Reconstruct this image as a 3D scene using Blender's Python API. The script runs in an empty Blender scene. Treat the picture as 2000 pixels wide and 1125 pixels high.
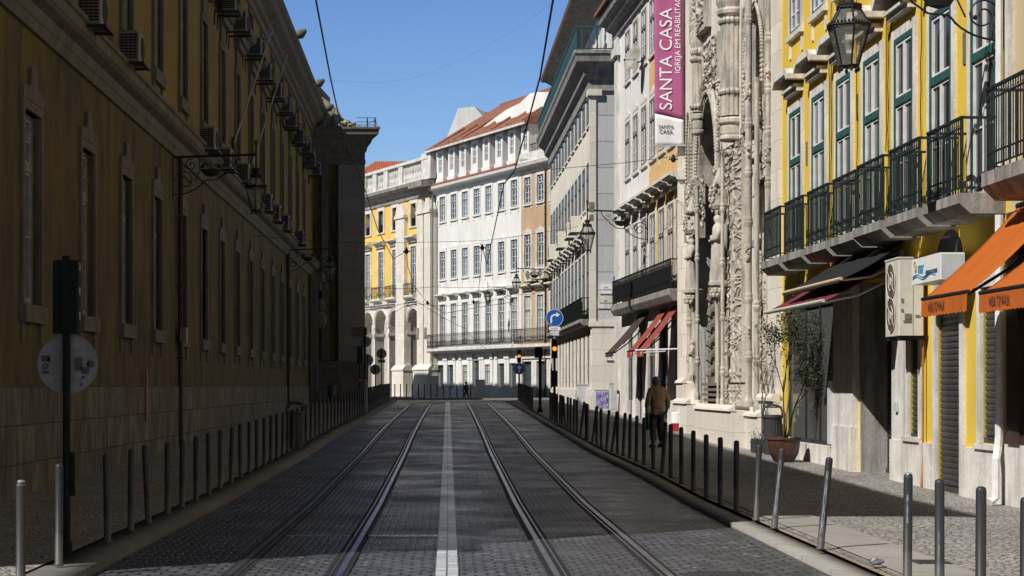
import bpy, math, random
from mathutils import Vector, Matrix, noise
R = math.radians
# ------------------------------------------------------------------ camera
scn = bpy.context.scene
F0 = 3500.0; CX = 875.0; HY = 755.0; EYE = 1.65
cd = bpy.data.cameras.new('camera'); cam = bpy.data.objects.new('camera', cd)
scn.collection.objects.link(cam); scn.camera = cam
cam.location = (0, 0, EYE); cam.rotation_euler = (R(90), 0, 0)
cd.sensor_width = 36; cd.lens = 36 * F0 / 2000
cd.shift_x = (1000 - CX) / 2000; cd.shift_y = (HY - 562.5) / 2000
cd.clip_start = 0.1; cd.clip_end = 6000
scn.render.resolution_x = 1024; scn.render.resolution_y = 576
# ------------------------------------------------------------------ sky, sun, exposure
LD = Vector((1.0, 0.78, -1.265)).normalized()
w = bpy.data.worlds.new("World"); scn.world = w; w.use_nodes = True
nt = w.node_tree; bg = nt.nodes['Background']
sky = nt.nodes.new('ShaderNodeTexSky'); sky.sky_type = 'NISHITA'; sky.sun_disc = False
sky.sun_elevation = math.asin(-LD.z); sky.sun_rotation = math.atan2(-LD.x, -LD.y)
sky.air_density = 1.0; sky.dust_density = 0.3; sky.ozone_density = 2.5; sky.altitude = 50
# clear day: sky bright near the horizon, deep and dark overhead
tc = nt.nodes.new('ShaderNodeTexCoord'); sx = nt.nodes.new('ShaderNodeSeparateXYZ'); nt.links.new(tc.outputs['Generated'], sx.inputs[0])
rp = nt.nodes.new('ShaderNodeValToRGB'); el = rp.color_ramp.elements
el[0].position = 0.0; el[0].color = (.80, .90, .96, 1); el[1].position = .40; el[1].color = (.036, .054, .095, 1); e2 = el.new(.22); e2.color = (.50, .64, .90, 1)
nt.links.new(sx.outputs[2], rp.inputs[0])
mxs = nt.nodes.new('ShaderNodeMix'); mxs.data_type = 'RGBA'; mxs.blend_type = 'MULTIPLY'; mxs.inputs[0].default_value = 1
nt.links.new(sky.outputs[0], mxs.inputs[6]); nt.links.new(rp.outputs[0], mxs.inputs[7])
nt.links.new(mxs.outputs[2], bg.inputs[0]); bg.inputs[1].default_value = 0.13
sd = bpy.data.lights.new('sun', 'SUN'); sun = bpy.data.objects.new('sun', sd)
scn.collection.objects.link(sun); sd.energy = 5.0; sd.angle = R(0.5); sd.color = (1.0, 0.965, 0.91)
sun.rotation_euler = LD.to_track_quat('-Z', 'Y').to_euler()
sun.location = (-40, -30, 60)
scn.view_settings.view_transform = 'Standard'; scn.view_settings.look = 'None'
scn.view_settings.gamma = 1; scn.view_settings.exposure = 0.06
random.seed(7)
C = scn.collection
# ------------------------------------------------------------------ terrain profile
GP = [(-60, 0), (25, 0), (40, .17), (50, .38), (60, .53), (68, .63), (80, .76), (93, .84), (112, .84), (130, .78), (160, .70), (220, .6), (3000, .6)]
def gz(Y):
    for i in range(len(GP) - 1):
        a, b = GP[i], GP[i + 1]
        if Y <= b[0]:
            t = max(0, (Y - a[0]) / (b[0] - a[0])); return a[1] + (b[1] - a[1]) * t
    return .6
def lerp_tab(T, y):
    if y <= T[0][0]: return T[0][1]
    for i in range(len(T) - 1):
        if y <= T[i + 1][0]:
            t = (y - T[i][0]) / (T[i + 1][0] - T[i][0]); return T[i][1] + (T[i + 1][1] - T[i][1]) * t
    return T[-1][1]
def P(px, py, Y): return Vector(((px - CX) * Y / F0, Y, EYE + (HY - py) * Y / F0))
# ------------------------------------------------------------------ tagging
def tag(o, label=None, cat=None, group=None, kind=None):
    if label: o['label'] = label
    if cat: o['category'] = cat
    if group: o['group'] = group
    if kind: o['kind'] = kind
    return o
def empty(name, loc=(0, 0, 0), rz=0, label=None, cat=None, group=None):
    o = bpy.data.objects.new(name, None); C.objects.link(o); o.location = loc; o.rotation_euler = (0, 0, rz)
    o.empty_display_size = .2
    return tag(o, label, cat, group)
def link(name, me, parent=None, loc=(0, 0, 0), rot=(0, 0, 0)):
    o = bpy.data.objects.new(name, me); C.objects.link(o)
    if parent: o.parent = parent
    o.location = loc; o.rotation_euler = rot
    return o
def kids(o): return [c for c in bpy.data.objects if c.parent == o]
def copy_tree(o, parent=None):
    ch = kids(o); c = o.copy(); C.objects.link(c); c.parent = parent
    for k in ch: copy_tree(k, c)
    return c
# ------------------------------------------------------------------ mesh builder
class MB:
    def __init__(s): s.v = []; s.f = []
    def add(s, vs, fs):
        n = len(s.v); s.v += [tuple(x) for x in vs]; s.f += [tuple(i + n for i in f) for f in fs]; return s
    def box(s, x0, x1, y0, y1, z0, z1):
        return s.add([(x0, y0, z0), (x1, y0, z0), (x1, y1, z0), (x0, y1, z0), (x0, y0, z1), (x1, y0, z1), (x1, y1, z1), (x0, y1, z1)],
                     [(0, 3, 2, 1), (4, 5, 6, 7), (0, 1, 5, 4), (1, 2, 6, 5), (2, 3, 7, 6), (3, 0, 4, 7)])
    def bbox(s, x0, x1, y0, y1, z0, z1, b=.01):
        # box with bevelled vertical and top edges
        v = []; 
        for z, i in ((z0, 0), (z1 - b, 0), (z1, b)):
            for (x, y) in ((x0 + b + i, y0 + i), (x1 - b - i, y0 + i), (x1 - i, y0 + b + i), (x1 - i, y1 - b - i), (x1 - b - i, y1 - i), (x0 + b + i, y1 - i), (x0 + i, y1 - b - i), (x0 + i, y0 + b + i)):
                v.append((x, y, z))
        f = [tuple(range(7, -1, -1)), tuple(range(16, 24))]
        for k in (0, 8):
            for i in range(8):
                j = (i + 1) % 8; f.append((k + i, k + j, k + 8 + j, k + 8 + i))
        return s.add(v, f)
    def prism(s, pts, y0, y1, axis='y'):
        # pts: 2D outline (a,b); extruded along axis between y0<y1
        n = len(pts)
        def m(a, b, y):
            return (a, y, b) if axis == 'y' else ((y, a, b) if axis == 'x' else (a, b, y))
        v = [m(a, b, y0) for a, b in pts] + [m(a, b, y1) for a, b in pts]
        f = [tuple(range(n)), tuple(range(2 * n - 1, n - 1, -1))]
        for i in range(n):
            j = (i + 1) % n; f.append((j, i, i + n, j + n))
        return s.add(v, f)
    def tube(s, pts, r, k=6, closed=False, cap=True):
        pts = [Vector(p) for p in pts]; n = len(pts); rs = r if isinstance(r, (list, tuple)) else [r] * n
        base = len(s.v); up0 = None
        for i, p in enumerate(pts):
            a = pts[max(i - 1, 0)]; b = pts[min(i + 1, n - 1)]
            t = (b - a); t = t.normalized() if t.length > 1e-9 else Vector((0, 0, 1))
            if up0 is None: up0 = Vector((0, 0, 1)) if abs(t.z) < .9 else Vector((1, 0, 0))
            x = t.cross(up0)
            if x.length < 1e-4: x = t.cross(Vector((0, 1, .3)))
            x.normalize(); y = x.cross(t).normalized(); up0 = y
            for j in range(k):
                an = 2 * math.pi * j / k; s.v.append(tuple(p + (x * math.cos(an) + y * math.sin(an)) * rs[i]))
        for i in range(n - 1):
            for j in range(k):
                a = base + i * k + j; b = base + i * k + (j + 1) % k
                s.f.append((a, b, b + k, a + k))
        if cap:
            s.f.append(tuple(base + j for j in range(k - 1, -1, -1))); s.f.append(tuple(base + (n - 1) * k + j for j in range(k)))
        return s
    def lathe(s, prof, c=(0, 0, 0), k=12, sx=1, sy=1, a0=0):
        # prof: (r, z)
        b = len(s.v)
        for r, z in prof:
            for j in range(k):
                an = 2 * math.pi * j / k + a0; s.v.append((c[0] + r * sx * math.cos(an), c[1] + r * sy * math.sin(an), c[2] + z))
        for i in range(len(prof) - 1):
            for j in range(k):
                p = b + i * k + j; q = b + i * k + (j + 1) % k; s.f.append((p, q, q + k, p + k))
        s.f.append(tuple(b + j for j in range(k - 1, -1, -1))); s.f.append(tuple(b + (len(prof) - 1) * k + j for j in range(k)))
        return s
    def ball(s, c, r, k=8, sz=1.0, sx=1.0, sy=1.0):
        n = max(4, k // 2 + 1)
        return s.lathe([(max(1e-3, r * math.sin(math.pi * i / n)), -r * sz * math.cos(math.pi * i / n)) for i in range(n + 1)], c, k, sx, sy)
    def disc(s, c, r, t, axis, k=28):
        # thin cylinder with axis vector
        c = Vector(c); a = Vector(axis).normalized(); return s.tube([c - a * t / 2, c + a * t / 2], r, k)
    def quad(s, a, b, c, d): return s.add([a, b, c, d], [(0, 1, 2, 3)])
    def wall(s, x0, x1, z0, z1, holes=(), y=0.0, d=.3):
        xs = sorted({x0, x1} | {min(max(h[i], x0), x1) for h in holes for i in (0, 1)})
        zs = sorted({z0, z1} | {min(max(h[i], z0), z1) for h in holes for i in (2, 3)})
        for i in range(len(xs) - 1):
            for j in range(len(zs) - 1):
                mx, mz = (xs[i] + xs[i + 1]) / 2, (zs[j] + zs[j + 1]) / 2
                if any(h[0] < mx < h[1] and h[2] < mz < h[3] for h in holes): continue
                s.quad((xs[i + 1], y, zs[j]), (xs[i], y, zs[j]), (xs[i], y, zs[j + 1]), (xs[i + 1], y, zs[j + 1]))
        for a, b, c, e in holes:
            s.quad((a, y, c), (a, y - d, c), (a, y - d, e), (a, y, e)); s.quad((b, y - d, c), (b, y, c), (b, y, e), (b, y - d, e))
            s.quad((a, y - d, e), (b, y - d, e), (b, y, e), (a, y, e)); s.quad((a, y, c), (b, y, c), (b, y - d, c), (a, y - d, c))
        s.quad((x0, y, z0), (x0, y - d, z0), (x0, y - d, z1), (x0, y, z1)); s.quad((x1, y - d, z0), (x1, y, z0), (x1, y, z1), (x1, y - d, z1))
        s.quad((x0, y, z1), (x0, y - d, z1), (x1, y - d, z1), (x1, y, z1))
        return s
    def me(s, name, mat, smooth=False):
        m = bpy.data.meshes.new(name); m.from_pydata(s.v, [], s.f)
        for x in (mat if isinstance(mat, (list, tuple)) else [mat]): m.materials.append(x)
        if smooth: m.polygons.foreach_set('use_smooth', [True] * len(m.polygons))
        m.update(); return m
    def build(s, name, mat, parent=None, loc=(0, 0, 0), rot=(0, 0, 0), smooth=False):
        return link(name, s.me(name, mat, smooth), parent, loc, rot)
# ------------------------------------------------------------------ materials
def nd(t, k, **kw):
    n = t.nodes.new(k)
    for a, b in kw.items(): setattr(n, a, b)
    return n
def ramp(t, stops, inp):
    n = nd(t, 'ShaderNodeValToRGB'); e = n.color_ramp.elements
    while len(e) < len(stops): e.new(.5)
    for i, (p, c) in enumerate(stops):
        e[i].position = p; e[i].color = (c, c, c, 1) if not isinstance(c, tuple) else (*c, 1)
    t.links.new(inp, n.inputs[0]); return n.outputs[0]
def mix(t, fac, a, b, mode='MIX'):
    n = nd(t, 'ShaderNodeMix', data_type='RGBA', blend_type=mode)
    for i, x in ((0, fac), (6, a), (7, b)):
        if hasattr(x, 'links'): t.links.new(x, n.inputs[i])
        elif i == 0: n.inputs[0].default_value = x
        else: n.inputs[i].default_value = (*x, 1) if len(x) == 3 else x
    return n.outputs[2]
def coords(t, scale=(1, 1, 1), kind='Object'):
    c = nd(t, 'ShaderNodeTexCoord'); m = nd(t, 'ShaderNodeMapping'); m.inputs['Scale'].default_value = scale
    t.links.new(c.outputs[kind], m.inputs[0]); return m.outputs[0]
def noi(t, vec, scale, detail=5, rough=.55):
    n = nd(t, 'ShaderNodeTexNoise'); n.inputs['Scale'].default_value = scale; n.inputs['Detail'].default_value = detail; n.inputs['Roughness'].default_value = rough
    t.links.new(vec, n.inputs['Vector']); return n.outputs['Fac']
def newmat(name):
    m = bpy.data.materials.new(name); m.use_nodes = True; return m, m.node_tree, m.node_tree.nodes['Principled BSDF']
def bump(t, h, b, strength=.5, dist=.02):
    n = nd(t, 'ShaderNodeBump'); n.inputs['Strength'].default_value = strength; n.inputs['Distance'].default_value = dist
    t.links.new(h, n.inputs['Height']); t.links.new(n.outputs[0], b.inputs['Normal']); return n
def plain(name, col, rough=.6, metal=0, var=.15, vs=6, bmp=.15):
    m, t, b = newmat(name); v = coords(t); n = noi(t, v, vs)
    d = tuple(c * (1 - var * 1.6) for c in col); l = tuple(min(1, c * (1 + var)) for c in col)
    t.links.new(mix(t, ramp(t, [(.35, 0.), (.68, 1.)], n), d, l), b.inputs['Base Color'])
    b.inputs['Roughness'].default_value = rough; b.inputs['Metallic'].default_value = metal
    if bmp: bump(t, noi(t, v, vs * 9), b, bmp, .01)
    return m
def plaster(name, col, stain=(.16, .12, .08), amt=.5, streak=1.0, rough=.9, patch=(.5, .7), sscale=(2.2, 2.2, .22), grime=.0):
    """painted plaster: rain streaks, faded patches, fine grain"""
    m, t, b = newmat(name)
    v1 = coords(t, sscale); v0 = coords(t)
    st = ramp(t, [(patch[0], 0.), (patch[1], 1.)], noi(t, v1, 1.6, 8, .62))
    big = ramp(t, [(.3, 0.), (.75, 1.)], noi(t, v0, .45, 6))
    fine = noi(t, v0, 14, 6)
    base = mix(t, big, tuple(c * .86 for c in col), tuple(min(.95, c * 1.06) for c in col))
    base = mix(t, ramp(t, [(.3, .0), (.8, .25)], fine), base, tuple(c * .7 for c in col))
    mm = nd(t, 'ShaderNodeMath', operation='MULTIPLY'); t.links.new(st, mm.inputs[0]); mm.inputs[1].default_value = amt * streak
    c2 = mix(t, mm.outputs[0], base, stain)
    sp = ramp(t, [(.66, 0.), (.74, 1.)], noi(t, v0, 2.3, 9, .7))
    m3 = nd(t, 'ShaderNodeMath', operation='MULTIPLY'); t.links.new(sp, m3.inputs[0]); m3.inputs[1].default_value = amt * .5 + grime
    c3 = mix(t, m3.outputs[0], c2, tuple(.5 * (a + s) for a, s in zip(col, stain)))
    t.links.new(c3, b.inputs['Base Color']); b.inputs['Roughness'].default_value = rough
    b.inputs['Specular IOR Level'].default_value = .25
    bump(t, fine, b, .25, .012)
    return m
def facemap(t):
    """vector (x+y, z) so that courses run level on every vertical face"""
    c = nd(t, 'ShaderNodeTexCoord'); s = nd(t, 'ShaderNodeSeparateXYZ'); t.links.new(c.outputs['Object'], s.inputs[0])
    a = nd(t, 'ShaderNodeMath', operation='ADD'); t.links.new(s.outputs[0], a.inputs[0]); t.links.new(s.outputs[1], a.inputs[1])
    k = nd(t, 'ShaderNodeCombineXYZ'); t.links.new(a.outputs[0], k.inputs[0]); t.links.new(s.outputs[2], k.inputs[1]); return k.outputs[0]
def ashlar(name, col, bw=.9, bh=.42, mort=.012, dark=.35, stain=(.1, .085, .06), amt=.4, var=.22, rough=.85, bmp=.6, patch=(.48, .72), sc=(2, 2, .35)):
    m, t, b = newmat(name); v = facemap(t); br = nd(t, 'ShaderNodeTexBrick'); t.links.new(v, br.inputs['Vector'])
    br.inputs['Scale'].default_value = 1; br.inputs['Brick Width'].default_value = bw; br.inputs['Row Height'].default_value = bh
    br.inputs['Mortar Size'].default_value = mort; br.inputs['Mortar Smooth'].default_value = .3
    br.inputs['Color1'].default_value = (*[c * (1 - var) for c in col], 1); br.inputs['Color2'].default_value = (*[min(.95, c * (1 + var * .6)) for c in col], 1)
    br.inputs['Mortar'].default_value = (*[c * dark for c in col], 1)
    v0 = coords(t); st = ramp(t, [(patch[0], 0.), (patch[1], 1.)], noi(t, coords(t, sc), 1.5, 9, .65))
    mm = nd(t, 'ShaderNodeMath', operation='MULTIPLY'); t.links.new(st, mm.inputs[0]); mm.inputs[1].default_value = amt
    fine = noi(t, v0, 18, 6, .65)
    c1 = mix(t, ramp(t, [(.3, .35), (.7, 0.)], fine), br.outputs['Color'], tuple(c * .6 for c in col))
    t.links.new(mix(t, mm.outputs[0], c1, stain), b.inputs['Base Color'])
    b.inputs['Roughness'].default_value = rough; b.inputs['Specular IOR Level'].default_value = .25
    h = nd(t, 'ShaderNodeMath', operation='MULTIPLY_ADD'); t.links.new(br.outputs['Fac'], h.inputs[0]); h.inputs[1].default_value = -1.2; t.links.new(fine, h.inputs[2])
    bump(t, h.outputs[0], b, bmp, .02)
    return m
def stone(name, col, stain=(.08, .07, .055), amt=.45, patch=(.45, .68), scale=1.8, rough=.85, bmp=.5):
    m, t, b = newmat(name); v = coords(t); a = noi(t, v, scale, 9, .68); f = noi(t, v, 22, 7, .7)
    vs = coords(t, (3, 3, .5)); s = noi(t, vs, 1.5, 8, .65)
    base = mix(t, ramp(t, [(.3, 0.), (.7, 1.)], a), tuple(c * .72 for c in col), tuple(min(.95, c * 1.1) for c in col))
    base = mix(t, ramp(t, [(.3, .4), (.6, 0.)], f), base, tuple(c * .5 for c in col))
    mm = nd(t, 'ShaderNodeMath', operation='MULTIPLY'); t.links.new(ramp(t, [(patch[0], 0.), (patch[1], 1.)], s), mm.inputs[0]); mm.inputs[1].default_value = amt
    t.links.new(mix(t, mm.outputs[0], base, stain), b.inputs['Base Color']); b.inputs['Roughness'].default_value = rough
    b.inputs['Specular IOR Level'].default_value = .25
    bump(t, f, b, bmp, .02); return m
def glassmat(name, col=(.02, .025, .03), rough=.06):
    m, t, b = newmat(name); v = coords(t); n = noi(t, v, 1.3, 3)
    oi = nd(t, 'ShaderNodeObjectInfo'); cr = ramp(t, [(.55, 0.), (.62, .35), (.8, .35), (.82, 1.)], oi.outputs['Random'])
    t.links.new(mix(t, cr, mix(t, n, tuple(c * .5 for c in col), tuple(c * 1.7 for c in col)), tuple(min(.5, c * 3 + .07) for c in col)), b.inputs['Base Color'])
    b.inputs['Roughness'].default_value = rough; b.inputs['IOR'].default_value = 1.5
    bump(t, noi(t, v, 2.5, 2), b, .06, .02); return m
def clearglass(name):
    m, t, b = newmat(name); tr = nd(t, 'ShaderNodeBsdfTransparent'); gl = nd(t, 'ShaderNodeBsdfGlossy'); gl.inputs['Roughness'].default_value = .08
    df = nd(t, 'ShaderNodeBsdfDiffuse'); df.inputs[0].default_value = (.35, .35, .33, 1)
    a = nd(t, 'ShaderNodeMixShader'); a.inputs[0].default_value = .28; t.links.new(tr.outputs[0], a.inputs[1]); t.links.new(df.outputs[0], a.inputs[2])
    c = nd(t, 'ShaderNodeMixShader'); fr = nd(t, 'ShaderNodeFresnel'); fr.inputs[0].default_value = 1.45; t.links.new(fr.outputs[0], c.inputs[0])
    t.links.new(a.outputs[0], c.inputs[1]); t.links.new(gl.outputs[0], c.inputs[2]); t.links.new(c.outputs[0], t.nodes['Material Output'].inputs[0]); return m
def sett(name, c1, c2, mort, bw, bh, rot=0, msize=.012, rough=(.35, .6), bmp=.8, big=.5, warp=.03, light=None, offset=.5):
    """cobble setts laid in rows"""
    m, t, b = newmat(name); tc = nd(t, 'ShaderNodeTexCoord'); mp = nd(t, 'ShaderNodeMapping'); mp.inputs['Rotation'].default_value = (0, 0, rot)
    t.links.new(tc.outputs['Object'], mp.inputs[0])
    wn = nd(t, 'ShaderNodeTexNoise'); wn.inputs['Scale'].default_value = 1.7; wn.inputs['Detail'].default_value = 3; t.links.new(mp.outputs[0], wn.inputs['Vector'])
    vm = nd(t, 'ShaderNodeVectorMath', operation='MULTIPLY_ADD'); t.links.new(wn.outputs['Color'], vm.inputs[0]); vm.inputs[1].default_value = (warp * 3, warp * 3, 0); t.links.new(mp.outputs[0], vm.inputs[2])
    br = nd(t, 'ShaderNodeTexBrick'); t.links.new(vm.outputs[0], br.inputs['Vector'])
    br.inputs['Scale'].default_value = 1; br.inputs['Brick Width'].default_value = bw; br.inputs['Row Height'].default_value = bh; br.offset = offset
    br.inputs['Mortar Size'].default_value = msize; br.inputs['Mortar Smooth'].default_value = .6; br.inputs['Bias'].default_value = -.1
    br.inputs['Color1'].default_value = (*c1, 1); br.inputs['Color2'].default_value = (*c2, 1); br.inputs['Mortar'].default_value = (*mort, 1)
    v0 = coords(t); g = noi(t, v0, .6, 7, .6); f = noi(t, v0, 30, 4)
    col = mix(t, ramp(t, [(.38, big), (.6, 0.)], g), br.outputs['Color'], tuple(c * .4 for c in c1)); g2 = noi(t, coords(t, (1, .35, 1)), .9, 6, .65); col = mix(t, ramp(t, [(.52, 0.), (.7, .5)], g2), col, tuple(min(.9, c * 1.9) for c in c1))
    col = mix(t, ramp(t, [(.3, .35), (.6, 0.)], f), col, tuple(c * .5 for c in c1))
    if light:
        vo = nd(t, 'ShaderNodeTexVoronoi'); vo.inputs['Scale'].default_value = 6.5; t.links.new(v0, vo.inputs['Vector'])
        gl = noi(t, v0, .8, 4)
        k = nd(t, 'ShaderNodeMath', operation='MULTIPLY'); t.links.new(ramp(t, [(.15, 1.), (.24, 0.)], vo.outputs['Distance']), k.inputs[0]); t.links.new(ramp(t, [(.52, 0.), (.62, .8)], gl), k.inputs[1])
        col = mix(t, k.outputs[0], col, light)
    t.links.new(col, b.inputs['Base Color'])
    rr = nd(t, 'ShaderNodeMapRange'); t.links.new(g, rr.inputs[0]); rr.inputs[1].default_value = .35; rr.inputs[2].default_value = .65; rr.inputs[3].default_value = rough[0]; rr.inputs[4].default_value = rough[1]
    t.links.new(rr.outputs[0], b.inputs['Roughness'])
    h = nd(t, 'ShaderNodeMath', operation='MULTIPLY_ADD'); t.links.new(br.outputs['Fac'], h.inputs[0]); h.inputs[1].default_value = -1; t.links.new(f, h.inputs[2])
    bump(t, h.outputs[0], b, bmp, .02)
    return m
def calcada(name, c1, c2, mort, scale=13, bmp=.7):
    m, t, b = newmat(name); v0 = coords(t)
    vo = nd(t, 'ShaderNodeTexVoronoi', feature='DISTANCE_TO_EDGE'); vo.inputs['Scale'].default_value = scale; t.links.new(v0, vo.inputs['Vector'])
    vc = nd(t, 'ShaderNodeTexVoronoi'); vc.inputs['Scale'].default_value = scale; t.links.new(v0, vc.inputs['Vector'])
    sp = nd(t, 'ShaderNodeSeparateColor'); t.links.new(vc.outputs['Color'], sp.inputs[0])
    base = mix(t, sp.outputs[0], c1, c2); e = ramp(t, [(.03, 0.), (.14, 1.)], vo.outputs['Distance'])
    g = noi(t, v0, .9, 7); col = mix(t, e, mort, base); col = mix(t, ramp(t, [(.35, .45), (.62, 0.)], g), col, tuple(c * .5 for c in c1))
    t.links.new(col, b.inputs['Base Color']); b.inputs['Roughness'].default_value = .72
    bump(t, e, b, bmp, .012); return m
def tiles(name, col):
    m, t, b = newmat(name); v = coords(t); wv = nd(t, 'ShaderNodeTexWave', wave_type='BANDS', bands_direction='X'); wv.inputs['Scale'].default_value = 1.6; wv.inputs['Distortion'].default_value = .6
    t.links.new(v, wv.inputs['Vector']); n = noi(t, v, 2.5, 8, .7); f = noi(t, v, 25, 3)
    c = mix(t, ramp(t, [(.3, 0.), (.7, 1.)], n), tuple(x * .45 for x in col), col); c = mix(t, ramp(t, [(.1, .6), (.45, 0.)], wv.outputs['Fac']), c, tuple(x * .3 for x in col))
    t.links.new(mix(t, ramp(t, [(.4, .35), (.6, 0.)], f), c, tuple(x * .5 for x in col)), b.inputs['Base Color']); b.inputs['Roughness'].default_value = .85
    bump(t, wv.outputs['Fac'], b, .8, .06); return m
K = {}
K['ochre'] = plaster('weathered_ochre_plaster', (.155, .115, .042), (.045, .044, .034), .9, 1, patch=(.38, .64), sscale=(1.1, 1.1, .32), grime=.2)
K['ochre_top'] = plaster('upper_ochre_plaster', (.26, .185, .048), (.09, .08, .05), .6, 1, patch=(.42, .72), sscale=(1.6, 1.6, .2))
K['plinth'] = ashlar('old_limestone_plinth', (.21, .187, .155), .58, .55, .014, .3, (.055, .048, .038), .75, .34, patch=(.4, .62), sc=(3.2, 3.2, .9))
K['lstone'] = stone('grey_trim_stone', (.165, .15, .125), (.055, .06, .045), .6)
K['lstone_lo'] = stone('lower_trim_stone', (.20, .17, .13), (.06, .05, .035), .6)
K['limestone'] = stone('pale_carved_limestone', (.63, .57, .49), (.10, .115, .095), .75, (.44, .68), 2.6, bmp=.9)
K['limedark'] = stone('weathered_shade_limestone', (.24, .215, .18), (.09, .08, .065), .6, (.4, .65), 2.6, bmp=.9)  # dark copy of the carved limestone, portal shade put into its colour
K['ashwhite'] = ashlar('white_limestone_blocks', (.76, .71, .63), 1.1, .62, .008, .6, (.3, .27, .22), .3, .1, bmp=.3)
K['ashgrey'] = ashlar('grey_rusticated_blocks', (.55, .55, .55), 2.4, 1.02, .02, .6, (.27, .26, .25), .35, .1, bmp=1.0)
K['trim'] = stone('white_trim_stone', (.78, .745, .69), (.27, .25, .215), .7, (.46, .72), bmp=.45)
K['trimgrey'] = stone('sooty_balcony_and_shade_stone', (.40, .38, .35), (.10, .09, .08), .7, (.42, .62))  # also lines the shop recess, standing in for its shadow
K['yellow'] = plaster('bright_yellow_plaster', (.76, .53, .07), (.50, .37, .12), .4, 1, patch=(.55, .75))
K['yellow2'] = plaster('golden_yellow_plaster', (.80, .54, .13), (.55, .42, .2), .3)
K['ochre2'] = plaster('pale_ochre_plaster', (.70, .46, .20), (.45, .32, .18), .35)
K['tan'] = plaster('tan_plaster', (.55, .385, .24), (.32, .23, .15), .4)
K['beige'] = plaster('beige_plaster', (.62, .50, .30), (.35, .28, .2), .4)
K['white'] = plaster('white_plaster', (.80, .79, .76), (.42, .39, .33), .35)
K['cream'] = plaster('cream_plaster', (.80, .76, .66), (.40, .36, .28), .35)
K['iron'] = plain('black_wrought_iron', (.012, .012, .013), .6, .2)
K['irongreen'] = plain('dark_green_iron', (.006, .012, .011), .8, .0)
K['irongreen'].node_tree.nodes['Principled BSDF'].inputs['Specular IOR Level'].default_value = .2
K['greenpaint'] = plain('green_painted_wood', (.03, .10, .09), .5)
K['greenrail'] = plain('teal_painted_iron', (.025, .075, .075), .5)
K['whitepaint'] = plain('white_painted_wood', (.72, .71, .68), .5, var=.08)
K['greyframe'] = plain('grey_painted_frame', (.20, .19, .17), .6)
K['dimframe'] = plain('dull_white_frame', (.32, .31, .28), .6)
K['darkdoor'] = plain('dark_slate_door_paint', (.04, .055, .06), .6)
K['balconygreen'] = plain('green_balcony_iron', (.009, .018, .017), .6)
K['bluegrey'] = plain('blue_grey_frame', (.10, .14, .18), .5)
K['pane'] = glassmat('dark_window_glass')
K['paneblue'] = glassmat('sky_window_glass', (.03, .05, .075), .04)
K['panelit'] = glassmat('curtained_window_glass', (.10, .105, .10), .1)
K['panedull'] = glassmat('dull_shade_window_glass', (.03, .032, .035), .45)  # dull dark panes stand in for the shade of deep window recesses
K['panedull'].node_tree.nodes['Principled BSDF'].inputs['Specular IOR Level'].default_value = .15
K['lampglass'] = clearglass('dusty_lamp_glass')
K['shutter'] = plain('grey_rolling_shutter', (.085, .085, .088), .45, .5, vs=3)
K['shutterg'] = plain('green_rolling_shutter', (.035, .055, .045), .5, .3, vs=3)
K['tile'] = tiles('clay_roof_tile', (.42, .175, .105)); K['tilebright'] = tiles('new_clay_roof_tile', (.60, .17, .07))
K['slate'] = plain('lead_roof', (.28, .28, .27), .7)
def bollardmat():
    m, t, b = newmat('dusty_painted_steel'); v = coords(t); oi = nd(t, 'ShaderNodeObjectInfo'); n = noi(t, v, 9, 7, .7)
    base = mix(t, oi.outputs['Random'], (.020, .021, .024), (.036, .037, .040)); base = mix(t, ramp(t, [(.6, 0.), (.68, .7)], n), base, (.075, .075, .08))
    s = nd(t, 'ShaderNodeSeparateXYZ'); c = nd(t, 'ShaderNodeTexCoord'); t.links.new(c.outputs['Object'], s.inputs[0]); ad = nd(t, 'ShaderNodeMath', operation='MULTIPLY_ADD'); t.links.new(n, ad.inputs[0]); ad.inputs[1].default_value = -.35; t.links.new(s.outputs[2], ad.inputs[2])
    t.links.new(mix(t, ramp(t, [(0., .75), (.12, 0.)], ad.outputs[0]), base, (.09, .086, .08)), b.inputs['Base Color']); b.inputs['Roughness'].default_value = .5; b.inputs['Specular IOR Level'].default_value = .35
    bump(t, n, b, .1, .01); return m
K['bollard'] = bollardmat()
K['steel'] = plain('worn_rail_steel', (.34, .36, .42), .3, .9, var=.2)
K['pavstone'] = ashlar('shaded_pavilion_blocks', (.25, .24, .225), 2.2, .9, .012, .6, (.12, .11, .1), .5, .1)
K['groove'] = plain('grimy_rail_groove', (.012, .012, .012), .8)
K['orange'] = plaster('orange_canvas', (.52, .125, .014), (.26, .075, .02), .5, 1, rough=.85, patch=(.4, .7), sscale=(5, 1.2, 1.2)); K['maroon'] = plain('maroon_canvas', (.16, .02, .03), .8)
K['black'] = plain('black_canvas', (.007, .007, .010), .95); K['redcanvas'] = plain('red_canvas', (.28, .05, .04), .85); K['browncanvas'] = plain('brown_canvas', (.055, .03, .026), .8)
K['acwhite'] = plain('ivory_painted_metal', (.62, .60, .53), .45, var=.06); K['acgrey'] = plain('dusty_grey_metal', (.17, .165, .15), .6)
K['dark'] = plain('dark_void', (.012, .011, .01), .9); K['rust'] = plain('dark_rusty_iron', (.034, .028, .024), .8)
K['blue'] = plain('blue_sign_enamel', (.01, .10, .42), .35, var=.05); K['signwhite'] = plain('white_sign_enamel', (.8, .8, .8), .4, var=.04)
K['signback'] = plain('dull_aluminium', (.20, .20, .22), .7, .0, var=.12, vs=9)
K['magenta'] = plain('magenta_cloth', (.42, .10, .24), .75, var=.08, vs=1.5); K['clothwhite'] = plain('white_cloth', (.78, .77, .78), .8, var=.04)
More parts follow.
